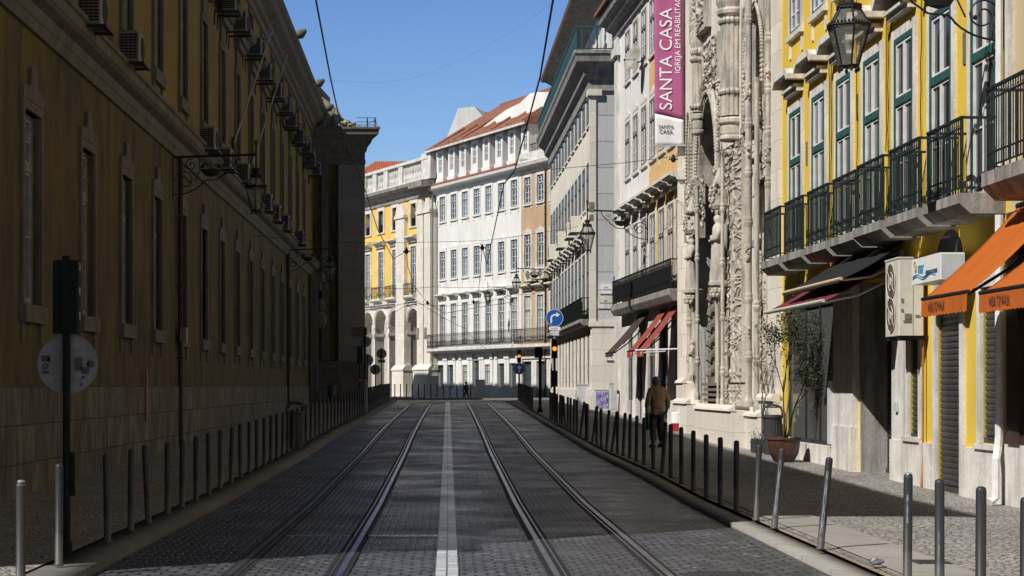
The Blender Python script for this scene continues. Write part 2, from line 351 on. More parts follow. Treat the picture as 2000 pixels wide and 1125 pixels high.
K['text'] = plain('lettering_white', (.85, .84, .84), .7, var=.02, bmp=0); K['textdark'] = plain('lettering_dark', (.05, .05, .06), .7, bmp=0); K['textblue'] = plain('lettering_blue', (.03, .28, .52), .6, bmp=0)
K['textbrown'] = plain('lettering_brown', (.10, .03, .03), .8, bmp=0)
K['wood'] = plain('dark_brown_timber', (.055, .03, .022), .6, vs=3)
K['terra'] = plain('brown_glazed_pot', (.085, .038, .028), .35); K['bark'] = plain('grey_bark', (.15, .12, .09), .9, vs=12, bmp=.5)
K['binplastic'] = plain('dark_grey_bin_plastic', (.04, .041, .043), .5)
K['greyplastic'] = plain('pale_grey_cabinet', (.50, .51, .53), .5, var=.08, vs=3); K['graffiti'] = None
# ================================================================== GROUND
PZ0 = .10
KR = [(-40, 3.32), (22, 3.32), (31, 3.33), (46, 3.08), (56, 2.97), (93, 3.0), (140, 3.0)]      # right kerb X(Y)
KL = [(-40, -3.05), (24, -3.12), (45, -2.95), (60, -2.72), (95, -2.70), (140, -2.7)]         # left kerb
def xr(Y): return lerp_tab(KR, Y)
def xl(Y): return lerp_tab(KL, Y)
LA, LB = -5.94, -.0066
def wl(Y): return LA + LB * Y
K['road'] = sett('dark_basalt_setts', (.06, .065, .078), (.145, .152, .178), (.007, .007, .008), .19, .15, 0, .018, (.25, .5), 1.0, .45, .03, light=(.34, .33, .30))
K['trackbed'] = sett('track_bed_setts', (.07, .071, .078), (.145, .147, .158), (.009, .009, .009), .15, .14, 0, .016, (.32, .55), .7, .5, .015, light=(.34, .33, .30))
K['whitesett'] = sett('white_line_setts', (.46, .48, .51), (.76, .79, .82), (.05, .05, .055), .105, .16, 0, .010, (.22, .4), .4, .15, .006, offset=0)
K['calcada'] = calcada('limestone_mosaic_pavement', (.31, .29, .265), (.46, .435, .40), (.08, .075, .07))
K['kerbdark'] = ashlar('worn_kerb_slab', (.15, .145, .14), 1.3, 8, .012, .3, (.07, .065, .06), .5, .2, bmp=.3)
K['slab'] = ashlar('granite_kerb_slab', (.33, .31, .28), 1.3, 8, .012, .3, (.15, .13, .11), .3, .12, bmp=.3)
K['sand'] = calcada('sandy_joint_strip', (.34, .28, .21), (.44, .37, .28), (.2, .16, .12), 22, .5)
K['earth'] = stone('dusty_ground', (.16, .15, .13))
def strip(name, mat, fx0, fx1, Y0, Y1, dz, nx=2, step=1.0, jit=0, thick=None, parent=None, lab=None):
    m = MB(); n = max(1, int((Y1 - Y0) / step)); rows = []
    for i in range(n + 1):
        Y = Y0 + (Y1 - Y0) * i / n
        a, b = fx0(Y), fx1(Y); row = []
        for j in range(nx + 1):
            x = a + (b - a) * j / nx; z = gz(Y) + dz
            if jit: z += jit * (noise.noise(Vector((x * .9, Y * .55, 3))) + .5 * noise.noise(Vector((x * 2.7, Y * 2.1, 9))))
            row.append(len(m.v)); m.v.append((x, Y, z))
        rows.append(row)
    for i in range(n):
        for j in range(nx): m.f.append((rows[i][j], rows[i][j + 1], rows[i + 1][j + 1], rows[i + 1][j]))
    if thick:
        for side in (0, nx):
            base = len(m.v)
            for i in range(n + 1): x, y, z = m.v[rows[i][side]]; m.v.append((x, y, z - thick))
            for i in range(n):
                q = (rows[i][side], rows[i + 1][side], base + i + 1, base + i); m.f.append(q if side == 0 else q[::-1])
        for r in (rows[0], rows[-1]):
            a = m.v[r[0]]; b = m.v[r[-1]]; m.quad(a, b, (b[0], b[1], b[2] - thick), (a[0], a[1], a[2] - thick))
    o = m.build(name, mat, parent, smooth=True); tag(o, lab, None, None, 'structure'); return o
g = MB(); ys = [-300, -60, -20, 0, 25, 40, 50, 60, 68, 80, 93, 112, 130, 160, 220, 600, 3000]; 
for i, y in enumerate(ys):
    for x in (-3000, -60, -8, 0, 8, 60, 3000): g.v.append((x, y, gz(y) - .05))
for i in range(len(ys) - 1):
    for j in range(6): a = i * 7 + j; g.f.append((a, a + 1, a + 8, a + 7))
tag(g.build('ground', K['earth']), 'pale dusty ground beneath the streets and buildings', kind='structure')
strip('road', K['road'], xl, xr, -25, 108, 0, 26, .25, .010, lab='dark cobbled street surface between the two kerbs')
strip('crossroad', K['road'], lambda Y: -30, lambda Y: 40, 95, 110.5, -.006, 12, 1)
# pavements
strip('pavement_left', K['calcada'], lambda Y: wl(Y) - .3, lambda Y: xl(Y) - .42, -25, 94, .10, 3, 1, .004)
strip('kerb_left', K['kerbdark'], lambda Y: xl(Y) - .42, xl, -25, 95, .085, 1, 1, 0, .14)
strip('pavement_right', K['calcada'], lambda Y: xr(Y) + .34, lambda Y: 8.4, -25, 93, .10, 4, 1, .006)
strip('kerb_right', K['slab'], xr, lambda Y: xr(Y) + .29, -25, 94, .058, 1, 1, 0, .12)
strip('joint_strip', K['sand'], lambda Y: xr(Y) + .27, lambda Y: xr(Y) + .44, -25, 93, .094, 1, 1)
strip('slab_course', K['slab'], lambda Y: xr(Y) + .42, lambda Y: xr(Y) + 1.05, -25, 93, .110, 1, 1)
strip('pavement_far', K['slab'], lambda Y: -32, lambda Y: 16, 110, 172, .09, 8, 2, 0, .14)
# white sett lines in the road
def lines():
    m = MB()
    def seg(x0, x1, y0, y1, n):
        for i in range(n):
            a = y0 + (y1 - y0) * i / n; b = y0 + (y1 - y0) * (i + 1) / n
            m.quad((x0, a, gz(a) + .016), (x1, a, gz(a) + .016), (x1, b, gz(b) + .016), (x0, b, gz(b) + .016))
    seg(-.115, .095, 0, 94, 94)
    def cross(x0, x1, y):
        m.quad((x0, y, gz(y) + .016), (x1, y, gz(y) + .016), (x1, y + .14, gz(y) + .016), (x0, y + .14, gz(y) + .016))
    cross(-1.0, -.115, 19.6); cross(-1.8, -1.0, 19.55)
    for x in (-2.6, -.9, -.3, .3, 1.1, 1.7, 2.4): cross(x, x + .45, 72)
    cross(1.0, 2.6, 55); 
    return m
tag(lines().build('road_marking', K['whitesett']), 'pale stone sett line along the middle of the street', kind='structure')
# rails
def railpath(x0):
    pts = []; xo = lambda Y: x0 + (.12 * min(1, max(0, (Y - 45) / 40)) if x0 < 0 else 0)
    Y = -25
    while Y < 86: pts.append((xo(Y), Y)); Y += 1
    Rr = 21 - (x0 - 3); cx = xo(86) + Rr
    for i in range(19):
        a = math.pi * (1 - i / 36); pts.append((cx + Rr * math.cos(a), 86 + Rr * math.sin(a)))
    pts.append((60, pts[-1][1])); return pts
def ribbon(m, pts, o0, o1, z):
    base = len(m.v)
    for i, p in enumerate(pts):
        a = Vector(pts[max(0, i - 1)]); b = Vector(pts[min(len(pts) - 1, i + 1)]); t = (b - a).normalized(); nx = Vector((t.y, -t.x))
        for o in (o0, o1): q = Vector(p) + nx * o; m.v.append((q.x, q.y, gz(q.y) + z))
    for i in range(len(pts) - 1): k = base + 2 * i; m.f.append((k, k + 1, k + 3, k + 2))
for nm, xa, xb in (('left', -1.87, -.97), ('right', .97, 1.89)):
    bed = MB(); ribbon(bed, railpath((xa + xb) / 2), -.42, .42, .012)
    for s, x in ((-1, xa), (1, xb)):
        pass
    tag(bed.build('track_bed', K['trackbed'], smooth=True), 'setts between the two rails of the %s tram track' % nm, kind='structure')
    gm = MB(); hm = MB()
    for s, x in ((-1, xa), (1, xb)):
        p = railpath(x); ribbon(gm, p, -.10, .10, .016)
        ribbon(hm, p, min(s * .0, s * .055), max(s * .0, s * .055), .022)   # running head outside
        ribbon(hm, p, min(-s * .055, -s * .04), max(-s * .055, -s * .04), .022)       # guard lip inside
    rt = empty('tram_track', (xa, 12, 0), 0, 'grooved steel rails of the %s tram track set in cobbles' % nm, 'tram track', 'tram tracks along the street'); rt['kind'] = 'structure'
    for mm, n_, k_ in ((gm, 'rail_groove', 'groove'), (hm, 'rail_head', 'steel')):
        o = mm.build(n_, K[k_], rt, smooth=True); o.location = (-xa, -12, 0)
m = MB()
for (px0, px1, py) in ((140, 262, 949), (60, 230, 976), (250, 330, 925), (320, 425, 899), (330, 415, 907), (460, 500, 892), (520, 550, 832)):
    Y = 3500 * (EYE - PZ0) / (py - HY); a, b_ = (px0 - CX) * Y / 3500, (px1 - CX) * Y / 3500; z = gz(Y) + .112
    m.quad((a, Y, z), (b_, Y - .1, z), (b_, Y, z), (a, Y + .1, z))
tag(m.build('pavement_marking', K['slab']), 'thin pale stone bands set across the left pavement', kind='structure')
# ================================================================== FACADES
class Fac:
    def __init__(s, name, label, cat, a, b, Y0, side):
        s.a, s.b, s.Y0, s.side = a, b, Y0, side; s.L = math.sqrt(1 + b * b)
        u = Vector((b, 1)) / s.L * (1 if side > 0 else -1); s.u = u; s.n = Vector((-u.y, u.x))
        s.rz = math.atan2(u.y, u.x)
        s.root = empty(name, (a + b * Y0, Y0, 0), s.rz, label, cat)
    def s(s_, Y): return (Y - s_.Y0) * s_.L * s_.side
    def off(s_, o):      # facade line shifted outward by o
        return s_.a + (-o if s_.side > 0 else o) * s_.L
    def Yp(s_, px, o=0): return 3500 * s_.off(o) / (px - 875 - 3500 * s_.b)
    def sp(s_, px, o=0): return s_.s(s_.Yp(px, o))
    def zp(s_, px, py, o=0): return EYE + (HY - py) * s_.Yp(px, o) / 3500
    def w(s_, s, y, z):   # local -> world
        p = Vector((s_.a + s_.b * s_.Y0, s_.Y0)) + s_.u * s + s_.n * y; return Vector((p.x, p.y, z))
MC = {}
def casement(w_, h, st):
    """returns dict of meshes for a window; origin = bottom centre in the wall plane, +y outward"""
    key = (round(w_, 2), round(h, 2), st['id'])
    if key in MC: return MC[key]
    sw = st.get('sw', .16); sp = st.get('sp', .05); rc = st.get('rc', .18); a = w_ / 2
    m = MB()
    if sw > 0:
        m.box(-a - sw, -a, -rc, sp, -.02, h + sw); m.box(a, a + sw, -rc, sp, -.02, h + sw); m.box(-a, a, -rc, sp - .003, h, h + sw)
    sl = st.get('sill', .12)
    if sl: m.box(-a - sw - .04, a + sw + .04, -rc, sp + .05, -.02 - sl, -.021)
    ap = st.get('apron', 0)
    if ap:
        m.box(-a - sw + .02, -a, -.02, sp - .01, -.02 - sl - ap, -.02 - sl); m.box(a, a + sw - .02, -.02, sp - .01, -.02 - sl - ap, -.02 - sl)
    if st.get('panel'):      # stone panel under the window
        m.box(-a, a, -.02, sp - .02, -.02 - sl - st['panel'], -.02 - sl)
    cr = st.get('crest', 0)
    if cr:
        m.prism([(-a - sw, h + sw), (a + sw, h + sw), (a + sw, h + sw + cr * .35), (a * .45, h + sw + cr * .45), (a * .3, h + sw + cr), (-a * .3, h + sw + cr), (-a * .45, h + sw + cr * .45), (-a - sw, h + sw + cr * .35)][::-1], -.02, sp + .01)
    res = {'surround': m.me('window_surround', st['stone'])}
    fo = MB(); t = st.get('ft', .07); y0, y1 = -rc, -rc + .07
    fo.box(-a, -a + t, y0, y1, 0, h); fo.box(a - t, a, y0, y1, 0, h); fo.box(-a + t, a - t, y0, y1 - .002, 0, t * .9); fo.box(-a + t, a - t, y0, y1 - .002, h - t, h)
    tr = st.get('tr', .70) * h; fo.box(-a + t, a - t, y0, y1 + .01, tr - .06, tr + .06)
    res['frame'] = fo.me('window_frame', st['frame'])
    so = MB(); b = st.get('sb', .045); ys0, ys1 = -rc + .01, -rc + .055
    ai = a - t
    for z0, z1, bars in ((t * .9, tr - .06, st.get('nb', 3)), (tr + .06, h - t, st.get('nt', 1))):
        for sx in (-1, 1):
            x0, x1 = (-ai, -.004) if sx < 0 else (.004, ai)
            so.box(x0, x0 + b, ys0, ys1, z0, z1); so.box(x1 - b, x1, ys0, ys1, z0, z1)
            so.box(x0 + b, x1 - b, ys0, ys1 - .002, z0, z0 + b); so.box(x0 + b, x1 - b, ys0, ys1 - .002, z1 - b, z1)
            for i in range(1, bars + 1):
                zz = z0 + (z1 - z0) * i / (bars + 1); so.box(x0 + b, x1 - b, ys0 + .005, ys1 - .008, zz - .014, zz + .014)
    res['sash'] = so.me('window_sash', st['sashm'])
    pn = MB(); pn.box(-ai, ai, -rc + .015, -rc + .025, .05, h - .05); res['pane'] = pn.me('window_pane', st.get('pane', K['pane']))
    MC[key] = res; return res
def window(F, Y, z0, z1, w_, st, s=None):
    r = casement(w_, z1 - z0, st)
    s = F.s(Y) if s is None else s
    o = link('window', r['surround'], F.root, (s, st.get('yo', 0), z0)); link('frame', r['frame'], o); link('sash', r['sash'], o)
    p = link('pane', r['pane'], o); p.rotation_euler = (random.uniform(-.004, .004), 0, random.uniform(-.006, .006))
    return (s - w_ / 2, s + w_ / 2, z0, z1)
def hood_me(w_, pr, h, mat):
    m = MB(); a = w_ / 2
    m.box(-a + .12, a - .12, -.02, pr * .35, -h * .9, -h * .45)
    m.prism([(-.02, -h * .45), (pr * .5, -h * .45), (pr * .62, -h * .2), (pr * .9, -h * .12), (pr, 0), (pr, h * .28), (-.02, h * .55)], -a, a, 'x')
    return m.me('hood', mat)
def balcony(F, Y0, Y1, zb, zt, pr, rail, irn=None, stonem=None, sp=.11, solid=False, fancy=False, slant=False):
    """slab part with railing sub-part"""
    a, b = sorted((F.s(Y0), F.s(Y1))); c = (a + b) / 2; hw = (b - a) / 2
    m = MB(); m.prism([(-.05, zb + .0), (pr * .75, zb), (pr * .93, zb + (zt - zb) * .35), (pr, zb + (zt - zb) * .5), (pr, zt), (-.05, zt)][::-1], -hw, hw, 'x')
    o = m.build('balcony', stonem or K['trimgrey'], F.root, (c, 0, 0))
    r = MB(); y = pr - .06; h0, h1 = zt + .07, zt + rail; e = hw - .05
    r.box(-e, e, y - .022, y + .022, h1 - .035, h1); r.box(-e, e, y - .012, y + .012, h0, h0 + .02); r.box(-e, e, y - .012, y + .012, h1 - .16, h1 - .14)
    r.box(-e, e, y - .012, y + .012, h0 + .16, h0 + .18)
    for sx in (-e, e - .03):
        r.box(sx, sx + .03, -.01, y + .016, h1 - .036, h1 - .001); r.box(sx + .005, sx + .025, -.01, y, h0, h0 + .02)
        r.box(sx, sx + .03, y - .015, y + .015, zt - .02, h1)
        k = int(y / sp)
        for i in range(1, k): r.box(sx + .008, sx + .024, i * sp - .008, i * sp + .008, h0, h1 - .03)
    n = int(2 * e / sp)
    for i in range(1, n):
        x = -e + 2 * e * i / n
        if fancy:
            r.lathe([(.010, h0), (.024, h0 + .12), (.012, h0 + .3), (.022, h0 + .45), (.011, h0 + .6), (.011, h1 - .04)], (x, y, 0), 5)
        else: r.box(x - .007, x + .007, y - .007, y + .007, h0, h1 - .03)
        if i % 2 == 0 and not fancy: r.tube([(x - .03, y, h1 - .12), (x, y, h1 - .07), (x + .03, y, h1 - .12)], .006, 4)
    if solid:
        r.box(-e + .03, e - .03, y - .035, y - .030, h0 + .02, h1 - .18)
    link('railing', r.me('railing', irn or K['iron']), o)
    return o
def shutter_me(w_, h, mat):
    m = MB(); a = w_ / 2; n = int(h / .085); v = []
    for i in range(n + 1):
        z = h * i / n; m_ = .018
        for (dy, dz) in ((0, .0), (m_, .02), (m_, .06), (0, .075)):
            v.append((dy, z + dz))
    v = [(y, min(z, h)) for y, z in v]
    b = len(m.v)
    for y, z in v: m.v += [(-a, y, z), (a, y, z)]
    for i in range(len(v) - 1): k = b + 2 * i; m.f.append((k + 1, k, k + 2, k + 3))
    m.box(-a, a, -.01, .04, -.001, .08); return m.me('shutter', mat)
def bodybox(m, s0, s1, D, z0, z1, gap=.32, low=None):
    if low: m.box(s0, s1, -D, -low[1], z0, low[0]); z0 = low[0]
    m.box(s0, s1, -D, -gap, z0, z1)
def cornice(m, s0, s1, prof, e0=0, e1=0, y0=0):
    """prof: (proj,z) outline bottom->top, swept along s; e0/e1 extend ends by the projection (mitre)"""
    b = len(m.v); n = len(prof)
    for s, e in ((s0, -e0), (s1, e1)):
        for p, z in prof: m.v.append((s + e * p, y0 + p, z))
    for i in range(n - 1): m.f.append((b + n + i, b + i, b + i + 1, b + n + i + 1))
    m.add([(s0 - e0 * p, y0 + p, z) for p, z in prof] + [(s0, y0 - .05, prof[-1][1]), (s0, y0 - .05, prof[0][1])], [tuple(range(n + 2))])
    m.add([(s1 + e1 * p, y0 + p, z) for p, z in prof] + [(s1, y0 - .05, prof[-1][1]), (s1, y0 - .05, prof[0][1])], [tuple(range(n + 1, -1, -1))])
    p, z = prof[-1]; m.quad((s0 - e0 * p, y0 + p, z), (s0, y0 - .05, z), (s1, y0 - .05, z), (s1 + e1 * p, y0 + p, z))
    return m
def pipe(F, Y, z0, z1, r=.05, mat=None, name='downpipe', y=.09, parent=None):
    m = MB(); s = F.s(Y); m.tube([(s, y, z1), (s, y, z0 + .12), (s, y + .03, z0)], r, 8)
    z = z0 + .4
    while z < z1: m.box(s - r - .012, s + r + .012, -.01, y + r + .012, z, z + .03); z += 1.6
    return m.build(name, mat or K['rust'], parent or F.root)

# ------------------------------------------------------------------ left long ochre palace
L = Fac('ochre_palace', 'long shaded ochre palace with stone plinth lining the left side of the street', 'building', LA, LB, 87.7, -1)
SL0, SL1 = 0, L.s(13.7)
st_g = dict(id='lg', sw=.14, sp=.05, rc=.16, sill=.26, apron=.3, crest=.5, stone=K['lstone'], frame=K['greyframe'], sashm=K['dimframe'], ft=.06, tr=.72, nb=1, nt=1)
st_1 = dict(id='l1', sw=.14, sp=.06, rc=.12, sill=.28, apron=.3, stone=K['lstone'], frame=K['greyframe'], sashm=K['dimframe'], tr=.7, nb=2, nt=1)
st_2 = dict(id='l2', sw=.12, sp=.05, rc=.12, sill=.1, stone=K['lstone'], frame=K['greyframe'], sashm=K['dimframe'], tr=.5, nb=1, nt=1)
cols = [18.7, 22.5, 26.25, 30.45, 34.25] + [38.05 + 3.83 * i for i in range(12)]
hl, hu = [], []
hood = hood_me(1.75, .5, .5, K['lstone'])
for i, Y in enumerate(cols):
    if Y < 83: hl.append(window(L, Y, 2.86, 5.66, 1.08, st_g))
    hu.append(window(L, Y, 8.36, 10.95, 1.05, st_1)); hu.append(window(L, Y, 12.7, 13.55, 1.0, st_2))
    link('window_hood', hood, L.root, (L.s(Y), 0, 12.05))
m = MB(); m.box(-.5, .5, -.02, .07, 11.1, 11.75); pm = m.me('stone_panel', K['lstone'])
for Y in cols: link('stone_panel', pm, L.root, (L.s(Y), 0, 0))
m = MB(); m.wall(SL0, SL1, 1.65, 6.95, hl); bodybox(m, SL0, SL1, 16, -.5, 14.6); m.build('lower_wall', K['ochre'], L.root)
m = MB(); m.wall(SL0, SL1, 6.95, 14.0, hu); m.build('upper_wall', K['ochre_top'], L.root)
m = MB(); m.box(SL0, SL1 + .06, -.3, .06, -.5, 1.65); m.build('plinth', K['plinth'], L.root)
m = MB(); cornice(m, SL0, SL1, [(0, 6.85), (.06, 6.85), (.1, 7.0), (.12, 7.02), (.14, 7.18), (.28, 7.24), (.34, 7.3), (.36, 7.44), (.40, 7.46), (.40, 7.54), (0, 7.72)], 0, 1); m.build('string_course', K['lstone'], L.root)
m = MB(); cornice(m, SL0, SL1, [(0, 13.7), (.08, 13.72), (.10, 13.95), (.2, 14.0), (.22, 14.2), (.5, 14.36), (.55, 14.62), (.68, 14.7), (.70, 14.9), (0, 15.05)], 0, 2.2); m.build('cornice', K['lstone'], L.root)
m = MB(); m.prism([(.55, 14.98), (.60, 15.04), (-8, 17.6), (-16, 15.0)], SL0, SL1 + 1.5, 'x'); m.build('roof', K['tile'], L.root)
for Y in (58, 68, 79, 90 - 4, 49): # carved spouts on the eave
    m = MB(); m.ball((0, .78, 15.02), .2, 8, .9); m.ball((0, .92, 15.12), .12, 7); m.box(-.1, .1, .2, .8, 14.9, 15.1); m.build('carved_spout', K['lstone'], L.root, (L.s(Y), 0, 0), smooth=True)
pipe(L, 41.0, .3, 6.9, .055, K['rust']); pipe(L, 70.9, .8, 6.9, .055, K['rust']); pipe(L, 83.0, .9, 6.9, .06, K['rust'])
m = MB(); m.box(-.15, .15, 0, .14, 2.4, 2.75); m.build('junction_box', K['acgrey'], L.root, (L.s(41.0) + .02, .1, .25))
m = MB(); m.box(-.05, .05, .062, .10, .95, 1.99); mk = m.build('reflector_strip', plain('faded_red_strip', (.30, .07, .06), .7), L.root, (L.s(36.2), 0, 0))
m = MB(); m.box(-.03, .03, .10, .106, 1.0, 1.95); m.build('pale_band', K['dimframe'], mk)
# ornate doorway strip at the far end of the palace
m = MB()
for Y, w_ in ((84.6, .5), (86.9, .5)):
    s = L.s(Y); m.box(s - w_ / 2, s + w_ / 2, -.02, .35, .6, 6.2); m.box(s - w_ / 2 - .1, s + w_ / 2 + .1, -.02, .5, 6.2, 6.6); m.box(s - w_ / 2 - .1, s + w_ / 2 + .1, -.02, .5, .6, 1.5)
m.box(L.s(87.3), L.s(84.2), -.02, .6, 6.6, 7.0); m.ball((L.s(84.9), .4, 4.8), .38, 8, 1.2); m.ball((L.s(84.9), .45, 5.5), .25, 8, 1.2)
m.build('stone_doorcase', K['lstone'], L.root)

# ------------------------------------------------------------------ dark corner pavilion at the end of the left side
PV = empty('corner_pavilion', (-4.0, 86.0, 0), 0, 'dark stone corner pavilion with heavy projecting cornice at the end of the left side', 'building')
def pvp(px): return (px - CX) * 86 / 3500 + 4.0
def pvz(py): return EYE + (HY - py) * 86 / 3500
m = MB(); m.prism([(-16, .35), (0, .35), (-.9, 3.2), (-2.2, 14.5), (-16, 14.5)], -.5, 13.2, 'z'); m.box(pvp(661), 0, 0, .35, pvz(655), 12.9); m.box(pvp(661), -.05, .06, .36, -.5, pvz(655))
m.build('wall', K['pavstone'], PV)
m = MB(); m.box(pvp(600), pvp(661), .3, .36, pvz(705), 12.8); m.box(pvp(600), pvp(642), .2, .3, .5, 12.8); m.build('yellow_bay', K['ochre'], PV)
m = MB(); m.box(pvp(598), .1, -.12, .34, -.5, pvz(712)); m.box(pvp(598), .18, -.2, .34, pvz(718), pvz(706)); m.box(pvp(628), pvp(641), -.0, .3, pvz(705), 12.8); m.box(pvp(690), .12, -.06, 0, pvz(655), pvz(640))
m.build('base_course', K['lstone'], PV)
m = MB()
prof = [(0, 12.3), (.05, 12.32), (.06, 12.5), (0.02, 12.55), (.02, 12.85), (.10, 12.9), (.16, 13.1), (.36, 13.3), (.44, 13.45), (.78, 13.65), (.80, 13.85), (.88, 13.9), (.88, 14.0), (0, 14.12)]
b0 = len(m.v)
ring = lambda p, z: [(-16, -p, z), (p * .9, -p, z), (p * .9 - 1.0, 2.2, z), (p * .9 - 2.6, 14.5, z)]
for p, z in prof: m.v += ring(p, z)
for i in range(len(prof) - 1):
    for j in range(3): a = b0 + i * 4 + j; m.f.append((a, a + 1, a + 5, a + 4))
m.add([(-16, -.88, 14.0), (.79, -.88, 14.0), (-.21, 2.2, 14.0), (-1.81, 14.5, 14.0), (-16, 14.5, 14.0)], [(0, 1, 2, 3, 4)])
m.build('cornice', K['lstone'], PV)
m = MB(); random.seed(3)
pts = [(600, 262), (600, 150), (624, 184), (632, 190), (645, 199), (656, 209), (660, 211), (663, 222), (668, 228), (674, 232), (690, 237), (694, 243), (697, 262)]
m.prism([(pvp(x), pvz(y)) for x, y in pts][::-1], .35, 2.2)
for x, y, r in ((700, 246, .12), (706, 250, .09), (690, 240, .15), (676, 238, .22), (682, 243, .2), (668, 240, .2), (664, 246, .22), (655, 247, .2), (690, 248, .15)): m.ball((pvp(x), .3, pvz(y)), r * .9, 7, .8)
m.build('scrolled_gable', stone('mossy_rubble_stone', (.42, .38, .31), (.10, .09, .05), .85, (.42, .6), 2.2), PV)
m = MB()
for x in (718, 733): m.box(pvp(x) - .03, pvp(x) + .03, -.35, -.29, 14.0, pvz(232))
for y in (232, 240, 246): m.tube([(pvp(697), -.32, pvz(y)), (pvp(736), -.32, pvz(y))], .015, 5)
m.tube([(pvp(733), -.32, pvz(236)), (pvp(718), -.32, pvz(245))], .012, 5)
m.tube([(pvp(733), -.32, pvz(232)), (pvp(733), 3, pvz(232))], .015, 5)
m.build('roof_railing', K['iron'], PV)

# building on the square behind the pavilion (its shadow falls on the far facades)
SQ = empty('square_building', (-8, 117.3, 0), 0, 'tall ochre building on the square behind the corner pavilion', 'building')
m = MB(); m.prism([(0, 0), (-9, 20), (-24, 20), (-24, -16), (-1, -16)], -.5, 20.0, 'z'); m.build('wall', K['ochre_top'], SQ)
m = MB(); m.prism([(.3, -.2), (-8.8, 20.3), (-24, 20.3), (-24, -16.3), (-.9, -16.3)], 20.0, 20.5, 'z'); m.build('cornice', K['lstone'], SQ)

# unseen buildings added behind the camera along the street to close the low sky
for nm, mt, x0, x1, y0, y1, h, lab in (('unseen_left_block', 'ochre_top', -24, -8, -75, -9, 15, 'unseen ochre block added behind the viewpoint on the left'), ('unseen_right_block', 'white', 8.6, 22, -75, 11, 15, 'unseen white block added behind the viewpoint on the right'), ('unseen_end_block', 'cream', -30, 30, -95, -80, 16, 'unseen cream block added across the street behind the viewpoint')):
    rb = empty(nm, ((x0 + x1) / 2, (y0 + y1) / 2, 0), 0, lab, 'building'); hx, hy_ = (x1 - x0) / 2, (y1 - y0) / 2
    m = MB(); m.box(-hx, hx, -hy_, hy_, -.5, h); m.build('wall', K[mt], rb)
    m = MB(); m.box(-hx - .4, hx + .4, -hy_ - .4, hy_ + .4, h, h + .35); m.build('cornice', K['lstone'], rb)
    m = MB(); m.prism([(-hx - .3, h + .36), (hx + .3, h + .36), (0, h + 2.6)], -hy_ - .3, hy_ + .3); m.build('roof', K['tile'], rb)
# ================================================================== RIGHT SIDE
# ------------------------------------------------------------------ yellow house
Yh = Fac('yellow_house', 'bright yellow house with green window frames and iron balconies on the right', 'building', 7.95, -.0257, 38.9, 1)
ys = Yh.s
st_y1 = dict(id='y1', sw=.15, sp=.04, rc=.03, sill=0, stone=K['trim'], frame=K['greenpaint'], sashm=K['whitepaint'], ft=.085, tr=.66, nb=1, nt=0)
st_y2 = dict(id='y2', sw=.14, sp=.04, rc=.03, sill=.1, apron=.35, panel=.0, stone=K['trim'], frame=K['bluegrey'], sashm=K['whitepaint'], ft=.07, tr=.6, nb=2, nt=1, pane=K['paneblue'])
m = MB(); a = 1.42 / 2
# hood with inward returns
m.prism([(-a, .02), (-a, .12), (-a + .2, .25), (a - .2, .25), (a, .12), (a, .02), (a - .05, .0), (a - .22, .13), (-a + .22, .13), (-a + .05, .0)][::-1], -.02, .36)
m.box(-a + .1, a - .1, -.02, .14, -.2, -.12); m.box(-a + .14, a - .14, -.02, .2, -.12, -.06)
hoody = m.me('window_hood', K['trim'])
hy = []
Yc = [36.1, 34.1, 32.16, 30.22, 28.3, 26.36, 24.42]
for i, Y in enumerate(Yc):
    hy.append(window(Yh, Y, 4.2, 7.22, 1.06, st_y1)); hy.append(window(Yh, Y, 8.8, 10.6, .95, st_y2))
    link('window_hood', hoody, Yh.root, (ys(Y), 0, 7.72))
    wd = 1.66; balcony(Yh, Y - wd / 2, Y + wd / 2, 3.93, 4.2, .55 if i < 4 else .62, 1.02, K['balconygreen'], sp=.085)
# ground openings
op = [(29.1, 31.0, -.3, 3.45), (27.45, 28.0, .85, 3.0), (25.42, 26.55, -.3, 3.25), (23.75, 24.5, .88, 3.0), (32.9, 37.0, .55, 3.3)]
gh = []
shg = []
for i, (y0, y1, z0, z1) in enumerate(op): gh.append(tuple(sorted((ys(y0), ys(y1)))) + (z0, z1))
zb = gz(31) + .1

SA, SB = sorted((ys(38.9), ys(23.44)))
qn = sorted((ys(37.45), ys(38.9)))
m = MB(); m.wall(SA, qn[0], -.3, 4.0, [h for h in gh], d=.85); m.wall(SA, qn[0], 4.0, 13.5, hy); bodybox(m, SA, SB, 10, -.5, 13.5, low=(4.0, 2.6)); m.build('wall', K['yellow'], Yh.root)
m = MB(); m.box(qn[0], qn[1], -.32, .07, -.5, 13.5); m.box(qn[0] - .05, qn[1] + .06, -.1, .2, -.5, 1.35); m.prism([(.07, 1.5), (.2, 1.5), (.26, 1.42), (.26, 1.35), (.07, 1.3)][::-1], qn[0] - .06, qn[1] + .08, 'x'); m.build('corner_pilaster', K['ashwhite'], Yh.root)
# plinth pieces, jambs and lintels of pale stone between the openings
def jambs(m, y0, y1, z0, z1, w_=.17, pr=.05, lint=True):
    a, b = sorted((ys(y0), ys(y1))); m.box(a - w_, a, -.3, pr, z0, z1); m.box(b, b + w_, -.3, pr, z0, z1)
    if lint: m.box(a - w_, b + w_, -.3, pr + .004, z1, z1 + .25)
m = MB()
for (y0, y1, z0, z1) in op[1:4]: jambs(m, y0, y1, max(z0, -.3) if z0 < 0 else z0, z1, .16)
for y0, y1 in ((23.5, 25.22), (26.75, 28.95)): 
    a, b = sorted((ys(y0), ys(y1))); m.box(a, b, -.3, .075, -.5, .80)
for y0, y1 in ((28.2, 28.9),):
    a, b = sorted((ys(y0), ys(y1))); m.box(a, b, -.1, .055, .8, 3.4)
for y0, y1 in ((23.62, 24.62), (27.3, 28.15)):
    a, b = sorted((ys(y0), ys(y1))); m.box(a, b, -.3, .11, .80, .87)
